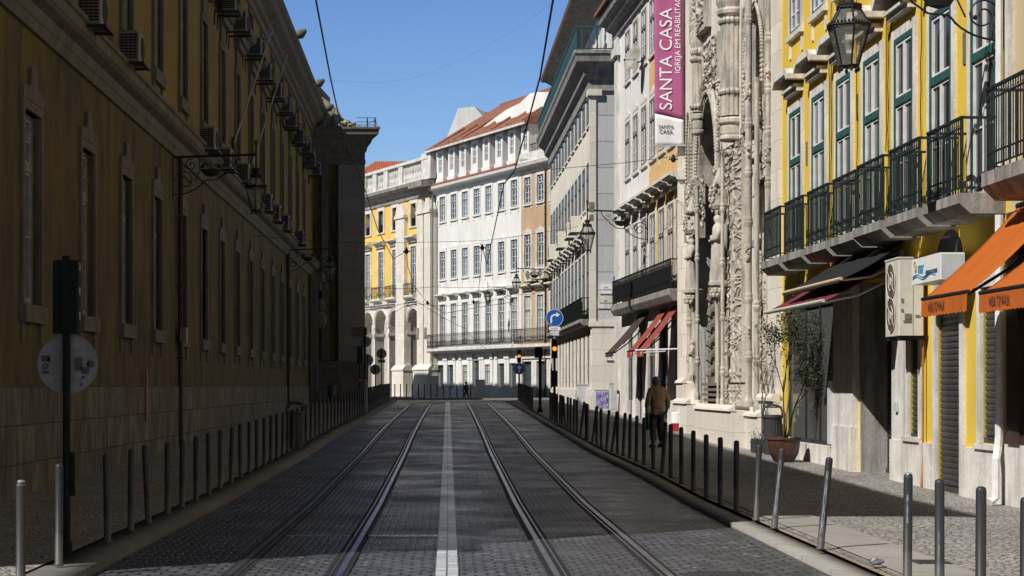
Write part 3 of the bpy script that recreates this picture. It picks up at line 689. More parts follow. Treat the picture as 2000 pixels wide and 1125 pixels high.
m.build('stone_jambs', K['trim'], Yh.root)
a = ys(31.0); m = MB(); m.box(a - .06, a, -.44, .02, -.3, 3.45); m.build('recess_shade_lining', K['trimgrey'], Yh.root)  # darker stone paints the shadow onto the far jamb of the recess
m = MB(); a, b = sorted((ys(31.15), ys(32.55))); m.box(a, b, -.3, .12, -.5, 3.45); m.box(a - .02, b + .02, -.3, .16, 3.3, 3.5); m.box(a - .02, b + .02, -.3, .15, -.5, .95); m.build('stone_pier', K['trim'], Yh.root)
# tympanum arch over the big shutter
m = MB(); c = ys(26.0); m.prism([(c + .6 * math.cos(t * math.pi / 12), 3.52 + .4 * math.sin(t * math.pi / 12)) for t in range(13)], .0, .012); m.build('arched_fanlight', K['pane'], Yh.root)
for (y0, y1, z0, z1), mt in zip(op[:4], ('shutterg', 'shutterg', 'shutter', 'shutter')):
    a, b = sorted((ys(y0), ys(y1))); zz = max(z0, gz((y0 + y1) / 2) + .1)
    link('rolling_shutter', shutter_me(b - a, z1 - zz, K[mt]), Yh.root, ((a + b) / 2, -.45 if y0 == 29.1 else -.045, zz))
# shop window bay
a, b = sorted((ys(32.9), ys(37.0)))
sw = MB(); sw.box(a, b, -2.4, -2.3, .3, 3.3); sw.box(a, b, -2.3, -.02, .3, .5); sw.box(a, a + .06, -2.3, -.3, .5, 3.3); sw.box(b - .06, b, -2.3, -.3, .5, 3.3); sw.box(a, b, -2.3, -.3, 3.3, 3.35)
shop = sw.build('shop_window', K['beige'], Yh.root)
m = MB(); t = .035
for x in (a + .02, a + 1.35, (a + b) / 2 + .5, b - .02): m.box(x - t, x + t, -.1, -.03, .55, 3.3)
m.box(a, b, -.11, -.02, .55, .62); m.box(a, b, -.11, -.02, 3.2, 3.3); m.build('frame', K['bollard'], shop)
m = MB(); m.box(a, b, -.075, -.065, .6, 3.2); m.build('pane', clearglass('shop_glass'), shop)
m = MB(); m.box(a - .2, b, -.3, .14, -.5, .55); m.build('step', K['trim'], Yh.root)
m = MB(); x = a + .55; m.box(x - .14, x + .14, -.055, -.045, .85, 1.12); sg = m.build('window_sticker', K['signwhite'], shop)
m = MB(); m.box(x - .1, x + .1, -.044, -.042, .90, 1.06); m.build('sticker_print', plain('pale_blue_print', (.35, .62, .75), .6), sg)
m = MB(); m.box(x - .12, x + .12, 2.05 - 2.1, -.045, 2.0, 2.2)
# small hardware on the facade
m = MB(); s = ys(23.55); m.tube([(s, .1, 5.0 + 2.2), (s, .1, 4.3)], .05, 8); m.build('downpipe', K['whitepaint'], Yh.root)
m = MB(); s = ys(23.5); m.tube([(s, .12, 3.9), (s, .12, 1.0), (s - .02, .14, .85), (s - .12, .2, .7), (s - .12, .2, .2), (s - .16, .3, .14)], .055, 8); m.build('downpipe', K['whitepaint'], Yh.root)
m = MB(); s = ys(27.12); m.tube([(s, .06, 3.6), (s, .065, .5), (s - .03, .1, .12)], .018, 6); m.build('gas_pipe', plain('orange_pipe', (.35, .16, .03), .6), Yh.root)
random.seed(11)
for Y, z0, z1 in ((33.2, 4.3, 8.2), (31.2, 4.3, 9), (29.3, 5.3, 9), (27.35, 4.3, 9), (33.05, 4.3, 9.5), (29.2, 4.4, 9)):
    m = MB(); s = ys(Y); pts = []; z = z1
    while z > z0: pts.append((s + random.uniform(-.04, .04), .03, z)); z -= .35
    m.tube(pts, .008, 4); m.build('wall_cable', K['iron'], Yh.root)
for Y, z in ((35.15, 6.0), (31.25, 6.3), (25.3, 6.2)):
    m = MB(); s = ys(Y); m.box(s - .05, s + .05, 0, .02, z, z + .45); m.build('metal_plate', K['acgrey'], Yh.root)
m = MB(); s = ys(28.55); m.box(s - .06, s + .06, .06, .1, 1.25, 1.4); m.build('door_entryphone', K['greyplastic'], Yh.root)
m = MB(); s = ys(32.55); m.box(s, s + .12, .0, .2, .6, 1.75); m.build('meter_box', K['greyplastic'], Yh.root)
# ------------------------------------------------------------------ beige neighbour nearest the camera
Bg = Fac('beige_house', 'beige house with dark timber shopfront at the right edge behind the orange awnings', 'building', 7.95, -.0257, 23.44, 1)
bs = Bg.s; A, B_ = sorted((bs(14.2), bs(23.44)))
st_b = dict(id='b1', sw=.2, sp=.05, rc=.14, sill=0, stone=K['trim'], frame=K['greyframe'], sashm=K['whitepaint'], tr=.66, nb=1, nt=0)
hb = [window(Bg, Y, 4.2, 7.2, 1.0, st_b) for Y in (21.6, 19.2, 16.8)]
m = MB(); m.wall(A, B_, 4.0, 13, hb); bodybox(m, A, B_, 10, -.5, 13); m.box(A, B_, -.3, -.0, -.5, 4.0); m.build('wall', K['beige'], Bg.root)
m = MB(); m.box(bs(22.85), bs(23.28), 0, .1, .9, 3.9); m.box(bs(15), bs(22.8), 0, .06, .9, 3.9)
for i in range(12): y = 15.4 + i * .62; m.box(bs(y), bs(y) + .06, .06, .1, .9, 3.9)
m.build('timber_shopfront', K['wood'], Bg.root)
m = MB(); m.box(A, B_, -.01, .07, -.5, .9); m.build('stone_base', K['trim'], Bg.root)
m = MB(); m.box(bs(23.4), bs(23.25), 0, .08, 4.3, 13); m.build('corner_strip', K['trim'], Bg.root)
balcony(Bg, 17.5, 22.5, 3.98, 4.32, .68, 1.06, K['balconygreen'], sp=.085)
# ------------------------------------------------------------------ white and ochre house beyond the church
Wo = Fac('white_and_ochre_house', 'tall peeling house half white and half ochre with a long iron balcony beyond the church', 'building', 9.32, -.053, 50.4, 1)
wsf = Wo.s
st_w1 = dict(sb=.03, id='w1', sw=.16, sp=.02, rc=.03, sill=0, stone=K['trim'], frame=K['greyframe'], sashm=K['whitepaint'], tr=.7, nb=1, nt=0, pane=K['panedull'])
st_w2 = dict(sb=.03, id='w2', sw=.14, sp=.02, rc=.03, sill=.1, apron=.25, crest=.25, stone=K['trim'], frame=K['greyframe'], sashm=K['whitepaint'], tr=.66, nb=1, nt=0, pane=K['panedull'])
hw = []
hoodw = hood_me(1.35, .45, .3, K['trim'])
YW = [60.7, 59.0, 57.3, 55.65, 54.0, 52.45, 50.95]
for Y in YW:
    wd = .92; Ys = max(Y, 51.0)
    hw += [window(Wo, Ys, 4.4, 7.0, wd, st_w1), window(Wo, Ys, 8.75, 10.6, wd, st_w2), window(Wo, Ys, 12.0, 13.7, wd, st_w2)]
    link('window_hood', hoodw, Wo.root, (wsf(Y), 0, 7.6))
g2 = [tuple(sorted((wsf(y0), wsf(y1)))) + (-.3, 3.5) for y0, y1 in ((51.0, 52.0), (52.9, 54.3), (55.2, 56.6), (57.6, 58.6), (59.6, 60.6))]
spl = wsf(56.4)
m = MB(); m.wall(0, spl, 4.2, 14.2, [h for h in hw if h[0] < spl]); m.build('ochre_wall', K['ochre2'], Wo.root)
m = MB(); m.wall(spl, wsf(63.3), 4.2, 14.2, [h for h in hw if h[0] > spl]); bodybox(m, 0, wsf(63.3), 12, -.5, 14.2); m.build('white_wall', K['white'], Wo.root)
m = MB(); m.wall(0, wsf(63.3), -.3, 4.2, g2, d=.32); 
for h in g2:
    m.box(h[0] - .2, h[0], -.1, .02, 1.2, 3.6); m.box(h[1], h[1] + .2, -.1, .02, 1.2, 3.6); m.box(h[0] - .24, h[0] - .001, -.1, .05, -.3, 1.2); m.box(h[1] + .001, h[1] + .24, -.1, .05, -.3, 1.2)
m.build('ground_storey', K['trim'], Wo.root)
m = MB(); m.box(wsf(62.6), wsf(63.3) + .03, -.3, .09, 1.5, 14.0); m.box(wsf(62.4), wsf(63.3) + .1, -.3, .2, 13.2, 13.5); m.build('corner_strip', K['trim'], Wo.root)
for h in g2:
    m = MB(); m.box(h[0], h[1], -.1, -.07, .2, 3.5); d = m.build('door', K['dark'], Wo.root)
    m = MB(); c = (h[0] + h[1]) / 2; m.box(c - .03, c + .03, -.07, -.04, .2, 3.4); m.box(h[0], h[1], -.07, -.04, 2.6, 2.68); m.build('door_frame', K['greyframe'], d)
m = MB(); cornice(m, 0, wsf(63.3), [(0, 13.85), (.1, 13.9), (.14, 14.1), (.35, 14.25), (.4, 14.4), (.55, 14.5), (.6, 14.72), (0, 14.8)], 0, 1); m.build('cornice', K['trimgrey'], Wo.root)
m = MB(); m.prism([(.72, 14.8), (.72, 14.92), (-6, 17.6), (-12, 14.8)], 0, wsf(63.3) + .7, 'x'); m.build('roof', K['tile'], Wo.root)
balcony(Wo, 50.5, 61.9, 4.08, 4.42, .42, .85, K['iron'], sp=.12, solid=True)
# ------------------------------------------------------------------ cream corner building with roof balustrade
Cr = Fac('cream_corner_building', 'cream corner building with rusticated grey end wall and teal roof balustrade', 'building', 6.3, -.01, 70.0, 1)
cs = Cr.s
st_c1 = dict(sb=.03, id='c1', sw=.2, sp=.015, rc=.02, sill=0, stone=K['trim'], frame=K['bluegrey'], sashm=K['greyframe'], tr=.7, nb=1, nt=0, pane=K['panedull'])
st_c2 = dict(sb=.03, id='c2', sw=.2, sp=.015, rc=.02, sill=.08, apron=.12, stone=K['trim'], frame=K['bluegrey'], sashm=K['greyframe'], tr=.66, nb=1, nt=0, pane=K['panedull'])
hc = []
hoodc = hood_me(1.3, .42, .3, K['trim'])
YC = [71.2 + 1.93 * i for i in range(12)]
for Y in YC:
    hc += [window(Cr, Y, 4.4, 7.0, .95, st_c1), window(Cr, Y, 8.8, 10.5, .95, st_c2), window(Cr, Y, 12.0, 13.6, .95, st_c2)]
    link('window_hood', hoodc, Cr.root, (cs(Y), 0, 7.6))
g3 = [(cs(Y) - .48, cs(Y) + .48, 1.6, 3.85) for Y in YC]
m = MB(); m.wall(0, cs(93.8), 4.1, 14.0, hc, d=.1); m.build('wall', K['cream'], Cr.root)
m = MB(); m.wall(0, cs(93.8), -.3, 4.1, g3, d=.1)
for h in g3: m.box(h[0] - .15, h[0], -.1, .02, 1.6, 3.95); m.box(h[1], h[1] + .15, -.1, .02, 1.6, 3.95)
m.box(0, cs(93.8), -.1, .07, -.3, 1.55); m.build('ground_storey', K['ashwhite'], Cr.root)
for h in g3:
    m = MB(); m.box(h[0], h[1], -.06, -.04, 1.6, 3.85); 
    for k in range(6): m.box(h[0], h[1], -.04, -.03, 1.6 + k * .4, 1.63 + k * .4)
    m.build('ground_floor_shade_grille', K['shutter'], Cr.root)  # dark grille near the wall face stands in for the balcony's shade
D = 5.0
m = MB(); bodybox(m, 0, cs(93.8), 11, -.5, 14.0, .10); m.build('end_wall', K['ashgrey'], Cr.root)
m = MB(); m.box(-.06, .42, -.18, .06, 4.2, 13.2); m.box(-.16, .5, -.4, .15, 13.0, 13.25); m.box(-.08, .5, -11, -.01, .4, 1.45); m.box(-.05, .3, -11.01, -.02, 1.45, 4.0); m.box(-.10, .46, -11.02, .09, 4.0, 4.2); m.build('corner_pilaster', K['ashwhite'], Cr.root)
m = MB()
profc = [(0, 13.15), (.1, 13.2), (.12, 13.6), (.3, 13.75), (.34, 14.0), (.62, 14.25), (.66, 14.45), (.72, 14.55), (.72, 14.68)]
def wrap(m, prof, s0, s1, D, e1=0):
    b = len(m.v); n = 4
    for p, z in prof: m.v += [(s0 - p, -D, z), (s0 - p, p, z), (s1 + e1 * p, p, z), (s1 + e1 * p, -D, z)]
    for i in range(len(prof) - 1):
        for j in range(3): a = b + i * 4 + j; m.f.append((a + 1, a, a + 4, a + 5))
    p, z = prof[-1]; m.quad((s0 - p, -D, z), (s1 + e1 * p, -D, z), (s1 + e1 * p, p, z), (s0 - p, p, z))
wrap(m, profc, 0, cs(93.8), 11, .5); m.build('cornice', K['trimgrey'], Cr.root)
r = MB(); e = .62; z0, z1 = 14.68, 15.62; S1 = cs(93.8)
r.box(-e - .04, S1, e - .02, e + .04, z1 - .08, z1); r.box(-e - .04, -e + .03, -11, e - .02, z1 - .081, z1 - .001); r.box(-e, S1, e - .02, e + .02, z0 + .04, z0 + .08); r.box(-e - .02, -e + .02, -11, e - .02, z0 + .04, z0 + .08)
bal = [(.014, z0), (.03, z0 + .15), (.018, z0 + .3), (.032, z0 + .5), (.016, z0 + .7), (.016, z1 - .05)]
x = -e
while x < S1: r.lathe(bal, (x, e, 0), 5, 1.2, 1.2); x += .16
y = e - .2
while y > -6: r.lathe(bal, (-e, y, 0), 5, 1.2, 1.2); y -= .3
r.box(-e + .04, S1, e - .075, e - .06, z0 + .1, z1 - .1)
r.build('roof_balustrade', K['greenrail'], Cr.root)
st_at = dict(id='at', sw=.1, sp=.04, rc=.12, sill=.08, stone=K['trim'], frame=K['greyframe'], sashm=K['dimframe'], tr=.6, nb=1, nt=0)
ha = [window(Cr, Y, 15.3, 16.6, .6, dict(st_at, yo=-.7)) for Y in YC]
m = MB(); m.wall(.3, S1, 14.6, 17.3, ha, y=-.7); m.box(.3, S1, -11, -.99, 14.6, 17.3); m.build('attic_wall', K['white'], Cr.root)
m = MB(); m2 = MB()
cornice(m2, .3, S1, [(-.7, 17.0), (-.45, 17.15), (-.3, 17.35), (.1, 17.5), (.2, 17.6), (.45, 17.66)], 0, 0); m2.build('attic_eave', K['trimgrey'], Cr.root)
m.prism([(.45, 17.66), (.5, 17.8), (-3.6, 19.8), (-11, 17.6)], -.1, S1 + .6, 'x'); m.build('roof', K['tile'], Cr.root)
m = MB(); m.prism([(-.5, 19.0), (-.5, 19.2), (-3, 20.4), (-3, 18.6)], 0, 12, 'x'); m.box(0, 12, -3, -1.0, 17.9, 19.0); m.build('roof_dormer', K['tile'], Cr.root)
balcony(Cr, 70.2, 90.5, 4.05, 4.3, .42, .85, K['irongreen'], sp=.12, solid=True)
# street name plates on the end wall
def text(body, size, mat, parent, loc, rot, ext=.002, align='CENTER', sx=1.0, name='lettering'):
    cu = bpy.data.curves.new('t', 'FONT'); cu.body = body; cu.size = size; cu.extrude = ext; cu.align_x = align; cu.align_y = 'CENTER'; cu.space_line = .85
    cu.space_line = 1.0; to = bpy.data.objects.new('t', cu); C.objects.link(to); dg = bpy.context.evaluated_depsgraph_get(); dg.update()
    me = bpy.data.meshes.new_from_object(to.evaluated_get(dg)); bpy.data.objects.remove(to)
    for v in me.vertices: v.co.x *= sx
    me.materials.clear(); me.materials.append(mat); return link(name, me, parent, loc, rot)
FACE_CAM = (R(90), 0, 0)
def plate(px, py, w_, h, Y, body, label, size, sx=1, mat='signwhite', fr=True):
    c = P(px, py, Y); m = MB(); m.box(-w_ / 2, w_ / 2, -.03, .0, -h / 2, h / 2)
    o = m.build('street_sign', K['trim'] if mat == 'trim' else K[mat], None, c); tag(o, label, 'sign')
    text(body, size, K['textdark'], o, (0, -.034, 0), FACE_CAM, sx=sx)
    m = MB()
    for sx_ in (-1, 1):
        for sz in (-1, 1): m.ball((sx_ * (w_ / 2 - .04), -.032, sz * (h / 2 - .04)), .012, 6)
    m.build('fixing_screw', K['iron'], o); return o
plate(1184, 564, .52, .38, 69.98, 'RUA\nDA MADALENA', 'marble street name plate fixed on the grey end wall', .085)
plate(1183, 590, .62, .5, 69.99, 'DA\nMADALENA', 'weathered carved name plate below the marble street name plate', .09, mat='trim')
plate(1198, 697, .62, .26, 69.92, 'M. M', 'white board lettered with two capital letters low on the grey end wall', .24)
# ================================================================== CHURCH with carved portal
Ch = Fac('carved_stone_church', 'pale limestone church front with a tall ornately carved portal between the ochre and yellow houses', 'church', 7.95, -.0257, 38.9, 1)
def cS(px, o=0): return Ch.sp(px, o)
def cZ(px, py, o=0): return Ch.zp(px, py, o)
SE = Ch.s(50.4)
dm = Ch.s(45.1), Ch.s(48.0)       # door opening along the facade
ww = Ch.s(39.35), Ch.s(41.2)       # window arch on the near side
def archpts(a, b, zs, za, n=10, pointed=False):
    c = (a + b) / 2; h = (b - a) / 2; out = []
    for i in range(n + 1):
        t = math.pi * i / n; out.append((c + h * math.cos(t), zs + (za - zs) * math.sin(t) ** (.8 if pointed else 1)))
    return out
def archwall(m, a, b, zs, za, z0, ztop, y, d, n=12):
    """wall panel [a,b]x[z0..ztop] with arched hole touching its sides; reveals depth d"""
    pts = archpts(a, b, zs, za, n)
    for i in range(n):
        p, q = pts[i], pts[i + 1]
        m.quad((p[0], y, p[1]), (p[0], y, ztop), (q[0], y, ztop), (q[0], y, q[1]))
        m.quad((p[0], y, p[1]), (q[0], y, q[1]), (q[0], y - d, q[1]), (p[0], y - d, p[1]))
    m.quad((a, y, z0), (a, y - d, z0), (a, y - d, zs), (a, y, zs)); m.quad((b, y - d, z0), (b, y, z0), (b, y, zs), (b, y - d, zs))
m = MB()
m.wall(0, SE, -.3, 14, [(dm[0], dm[1], -.3, 9.3), (ww[0], ww[1], 7.6, 10.3), (Ch.s(48.9), Ch.s(49.6), 7.0, 9.2), (Ch.s(39.35), Ch.s(40.3), 4.9, 6.6)], d=.3)
m.box(0, SE, -14, -3.2, -.5, 14); m.box(0, dm[0], -3.2, -.91, -.5, 14); m.box(0, dm[0], -.9, -.31, -.5, 7.6); m.box(dm[1], SE, -3.2, -.31, -.5, 14); m.box(dm[0], dm[1], -3.2, -.31, 9.4, 14)
m.build('wall', K['ashwhite'], Ch.root)
m = MB(); archwall(m, dm[0], dm[1], 7.0, 9.15, 0, 9.31, .012, 3.0); archwall(m, ww[0], ww[1], 9.0, 10.12, 7.6, 10.31, .012, .8); archwall(m, Ch.s(48.9), Ch.s(49.6), 8.3, 9.1, 7.0, 9.21, .012, .28)
m.build('arched_openings', K['limestone'], Ch.root)
m = MB(); m.box(dm[0], dm[1], -3.19, -3.0, 0, 9.3); m.box(ww[0], ww[1], -.9, -.8, 7.5, 10.4); m.box(Ch.s(39.3), Ch.s(40.4), -.30, -.28, 4.9, 6.6); m.box(Ch.s(48.9), Ch.s(49.6), -.30, -.26, 7, 9.2); m.build('dark_recess', K['limedark'], Ch.root)  # recess backs carry their shade in the dark colour
# base plinth blocks
m = MB()
def base(px0, px1, y1, z1):
    a, b = sorted((cS(px0), cS(px1))); m.box(a, b, -.3, y1, -.5, z1); m.prism([(y1 - .1, z1 + .14), (y1 + .03, z1 + .05), (y1 + .05, z1), (y1 - .1, z1)], a - .02, b + .02, 'x')
base(1350, 1378, .5, 1.2); base(1405, 1481, .62, 1.1); base(1338, 1351, .25, 1.75); base(1481, 1506, .3, 1.0)
m.box(SE - .05, SE + .02, -.3, .2, -.5, 14); m.build('plinth', K['ashwhite'], Ch.root)
# carved relief strips
def relief(px0, px1, zb, zt, y0, amp, seed, mat, cell=.16, name='carved_relief', sym=True, sep=True):
    a, b = sorted((cS(px0, y0), cS(px1, y0))); st = .028; nx = max(6, int((b - a) / st)); nz = int((zt - zb) / st); mm = MB(); c = (a + b) / 2; hw = (b - a) / 2
    for j in range(nz + 1):
        z = zb + (zt - zb) * j / nz
        for i in range(nx + 1):
            x = a + (b - a) * i / nx; u = (x - c) / hw; uu = abs(u) if sym else u
            p = Vector((uu * hw / cell, z / cell, seed))
            p.x /= 4.5
            q = p + Vector((noise.noise(p * .6 + Vector((5, 1, 2))), noise.noise(p * .6 + Vector((1, 7, 3))), 0)) * 1.1
            h = abs(noise.noise(q)); h = 1 - min(1, h * 3.2)                 # ridged scrolls
            h = max(h, .9 * max(0, 1 - ((uu * hw / .05) ** 2)) * (0.5 + .5 * math.cos(z * 13 + seed)) if sym else h)
            per = (z * 1.05 + seed * .37) % 1.0; urn = max(0, 1 - ((uu * hw) / (.11 + .06 * math.sin(per * 6.28))) ** 4) * (.8 if .2 < per < .75 else 0) if sym else 0
            h = max(h * .8, urn)
            h = h * h * (3 - 2 * h); e = min(1, (1 - abs(u)) * 8)
            mm.v.append((x, y0 + amp * h * e, z))
    for j in range(nz):
        for i in range(nx): k = j * (nx + 1) + i; mm.f.append((k + 1, k, k + nx + 1, k + nx + 2))
    mm.box(a - .03, a, -.1, y0 + .05, zb, zt); mm.box(b, b + .03, -.1, y0 + .05, zb, zt); mm.box(a, b, -.1, y0 - .01, zb, zt)
    return mm.build(name, mat, Ch.root)
relief(1415, 1452, 1.75, 7.4, .10, .045, 1, K['limestone'])
relief(1415, 1452, 1.2, 1.7, .14, .04, 7, K['limestone'], .12)
relief(1484, 1500, 1.7, 5.0, .06, .04, 4, K['limestone'], .13); relief(1486, 1500, 6.2, 8.0, .06, .04, 14, K['limestone'], .13)
relief(1340, 1361, 5.6, 7.2, .12, .05, 21, K['limestone'], .12, sym=False)
relief(1374, 1404, 9.25, 10.5, .06, .05, 31, K['limestone'], .15, sym=False)
relief(1350, 1378, 10.9, 12.2, .15, .08, 33, K['limestone'], .2, sym=True)
relief(1452, 1462, 7.6, 10.4, .06, .05, 35, K['limestone'], .12); relief(1497, 1504, 6.6, 10.6, .06, .05, 37, K['limestone'], .12)
# twisted bead borders round the arches
def border(a, b, zs, za, z0, y, r, n=26):
    pts = archpts(a, b, zs, za, n); line = [(b, z0)] + pts + [(a, z0)]; mm = MB()
    mm.tube([(p[0], y, p[1]) for p in line], r * .55, 6)
    # beads / rosettes
    L_ = 0; last = line[0]; step = r * 2.3; acc = 0
    for p in line[1:]:
        d = math.dist(p, last); k = int(d / step) + 1
        for i in range(k): t = i / k; mm.ball((last[0] + (p[0] - last[0]) * t, y + r * .3, last[1] + (p[1] - last[1]) * t), r, 6)
        last = p
    return mm
w3 = (Ch.s(48.9), Ch.s(49.6))
for a, b, zs, za, z0, r in ((dm[0] - .12, dm[1] + .12, 7.0, 9.3, 4.6, .045), (ww[0] - .1, ww[1] + .1, 9, 10.25, 7.6, .05), (w3[0] - .05, w3[1] + .05, 8.3, 9.2, 7, .045)):
    border(a, b, zs, za, z0, .06, r).build('beaded_arch_border', K['limestone'], Ch.root)
mm = MB()
for o in (.28, .42):
    pts = archpts(dm[0] - o, dm[1] + o, 7.0, 9.15 + o * 1.1, 20); mm.tube([(dm[1] + o, .07, 1.6)] + [(p[0], .07, p[1]) for p in pts] + [(dm[0] - o, .07, 1.6)], .05, 6)
mm.build('arch_moulding', K['limestone'], Ch.root)
# shafts
def shaft(px, o, r, z0, z1, rings, name='column', mat=None, k=14, knob=1.0):
    mm = MB(); s = cS(px, o); prof = [(r * 1.5, z0), (r * 1.5, z0 + .12), (r * 1.1, z0 + .2), (r, z0 + .26)]
    for zr in sorted(rings):
        prof += [(r, zr - .12), (r * 1.45 * knob, zr - .05), (r * 1.55 * knob, zr), (r * 1.15, zr + .03), (r * 1.4 * knob, zr + .08), (r, zr + .14)]
    prof += [(r, z1 - .1), (r * 1.3, z1)]
    mm.lathe(prof, (s, o, 0), k); return mm.build(name, mat or K['limestone'], Ch.root, smooth=False)
shaft(1362, .22, .05, 1.3, 6.9, [2.3, 3.4, 5.0, 6.3]); shaft(1411, .3, .045, 1.2, 7.3, [2.0, 3.3, 4.6, 5.9]); shaft(1402, .25, .03, 1.2, 6.5, [2.2, 4.1])
shaft(1462, .24, .075, 1.2, 12.9, [2.3, 3.6, 5.3, 6.4, 7.5, 9.8], knob=.85); shaft(1478, .2, .055, 1.1, 8.4, [3.4, 2.2])
shaft(1500, .12, .05, 5.0, 12.8, [6.0, 7.1, 8.0, 9.1, 10.2, 11.5], knob=1.0); shaft(1346, .1, .06, 1.8, 4.4, [2.4, 3.4])
# carved capitals with lumps on the big shafts
random.seed(5)
def lumps(px, o, z, r, n, s0, name='carved_capital', mat=None, hz=.16):
    mm = MB(); s = cS(px, o)
    for i in range(n):
        an = random.uniform(-.2, math.pi + .2); mm.ball((s + r * math.cos(an), o + r * .7 * math.sin(an), z + random.uniform(-hz, hz)), s0 * random.uniform(.6, 1.3), 6, random.uniform(.8, 1.5))
    return mm.build(name, mat or K['limestone'], Ch.root)
for px, o, z, r, n, s0 in ((1462, .24, 4.6, .10, 26, .035), (1462, .24, 6.9, .10, 26, .035), (1462, .24, 8.2, .11, 30, .04), (1500, .12, 6.6, .08, 20, .03), (1500, .12, 8.4, .08, 24, .03), (1462, .24, 2.9, .10, 18, .035)): lumps(px, o, z, r, n, s0)
# big fluted round pier with capital and rings
def fluted(px, o, r, z0, z1, n=16, name='fluted_pier'):
    mm = MB(); s = cS(px, o); k = n * 4; b = len(mm.v)
    for z in (z0, z1):
        for j in range(k):
            an = 2 * math.pi * j / k; rr = r * (1 - .06 * (math.cos(an * n) > 0)); mm.v.append((s + rr * math.cos(an), o + rr * math.sin(an), z))
    for j in range(k): q = (j + 1) % k; mm.f.append((b + j, b + q, b + k + q, b + k + j))
    for i in range(n // 2 + 3):       # small arcade heads
        an = math.pi * i / (n // 2) * .95; 
        for zz in (z1 - .1, (z0 + z1) / 2 - .6): mm.ball((s + r * math.cos(an), o + r * math.sin(an), zz), .075, 6)
    for zr, rr, h in ((z0 - .12, 1.16, .16), (z0 - .34, 1.0, .3), (z0 - .52, 1.1, .12)):
        mm.lathe([(r * rr * .9, -h / 2), (r * rr, -h / 4), (r * rr, h / 4), (r * rr * .92, h / 2)], (s, o, zr), 24)
    mm.lathe([(r, 0), (r * 1.25, .06), (r * 1.3, .14), (r * 1.15, .2), (r * 1.35, .34), (r * 1.42, .5), (r * 1.3, .62), (r * 1.1, .66), (r * 1.3, .8), (r * 1.3, .9)], (s, o, z1), 24)
    return mm.build(name, K['limestone'], Ch.root)
fluted(1430, .12, .28, 8.05, 10.4); fluted(1364, .1, .17, 8.9, 10.4, 12)
lumps(1430, .12, 7.2, .24, 30, .04, hz=.06); lumps(1364, .1, 11.5, .2, 110, .05, hz=.5); lumps(1364, .1, 10.5, .22, 30, .045, hz=.05)
lumps(1405, .08, 8.4, .08, 90, .04, hz=.9, name='carved_foliage'); lumps(1386, .1, 9.8, .2, 50, .045, hz=.4, name='carved_foliage')
# statues
def statue(px, o, zb, h, mat, name='statue', wings=False, base_=True, seed=0):
    mm = MB(); s = cS(px, o); k = 22; rows = []; 
    prof = [(.0, .150, .12), (.10, .145, .12), (.30, .125, .105), (.48, .12, .10), (.58, .105, .09), (.70, .125, .095), (.79, .135, .09), (.835, .10, .07), (.86, .045, .045), (.88, .05, .055), (.92, .065, .07), (.96, .062, .066), (1.0, .02, .02)]
    b = len(mm.v)
    for t, rx, ry in prof:
        for j in range(k):
            an = 2 * math.pi * j / k; fold = 1 + (.13 * math.sin(an * 7 + seed + t * 4) if t < .6 else 0)
            mm.v.append((s + rx * h * .95 * fold * math.cos(an) + .03 * math.sin(t * 5 + seed) * h, o + ry * h * fold * math.sin(an), zb + t * h))
    for i in range(len(prof) - 1):
        for j in range(k): p = b + i * k + j; q = b + i * k + (j + 1) % k; mm.f.append((p, q, q + k, p + k))
    for sg in (-1, 1):
        mm.tube([(s + sg * .12 * h, o + .01, zb + .8 * h), (s + sg * .16 * h, o + .04 * h, zb + .62 * h), (s + sg * .04 * h, o + .12 * h, zb + .60 * h)], [.042 * h, .035 * h, .026 * h], 7)
        if wings: mm.add([(s + sg * .06 * h, o - .06 * h, zb + .82 * h), (s + sg * .24 * h, o - .09 * h, zb + .88 * h), (s + sg * .27 * h, o - .09 * h, zb + .5 * h), (s + sg * .12 * h, o - .07 * h, zb + .3 * h), (s + sg * .05 * h, o - .12 * h, zb + .5 * h)], [(0, 1, 2, 3), (0, 3, 4), (1, 0, 4, 2), (2, 4, 3)])
    mm.box(s - .055 * h, s + .055 * h, o + .08 * h, o + .12 * h, zb + .58 * h, zb + .68 * h)
    st_ = mm.build(name, mat, Ch.root, smooth=True)
    if base_:
        q = MB(); q.lathe([(.04, -.62), (.10, -.5), (.13, -.32), (.22, -.2), (.2, -.14), (.27, -.1), (.27, -.02), (.24, 0)], (s, o - .03, zb), 12)
        for i in range(12): an = math.pi * i / 11; q.ball((s + .17 * math.cos(an), o + .17 * math.sin(an), zb - .3 + .05 * math.sin(i * 3)), .06, 6)
        q.build('console', mat, Ch.root)
        q = MB(); q.lathe([(.20, 0), (.24, .08), (.22, .3), (.17, .5), (.2, .55), (.1, .8), (.03, 1.0)], (s, o - .03, zb + h + .12), 10)
        for i in range(26): an = math.pi * random.random(); q.ball((s + .2 * math.cos(an), o + .2 * math.sin(an), zb + h + .12 + random.random() * .6), .05, 6)
        q.build('carved_canopy', mat, Ch.root)
    return st_
statue(1351, .22, 4.25, 1.36, K['limestone'], seed=1)
statue(1403, .3, 4.2, 1.62, K['limestone'], wings=True, seed=2)
statue(1484, -.08, 5.2, 1.2, K['limestone'], seed=3, base_=False)
statue(1352, .14, 1.95, .95, K['limestone'], seed=5, base_=False); statue(1481, -.3, 8.0, .8, K['limestone'], seed=6, base_=False)
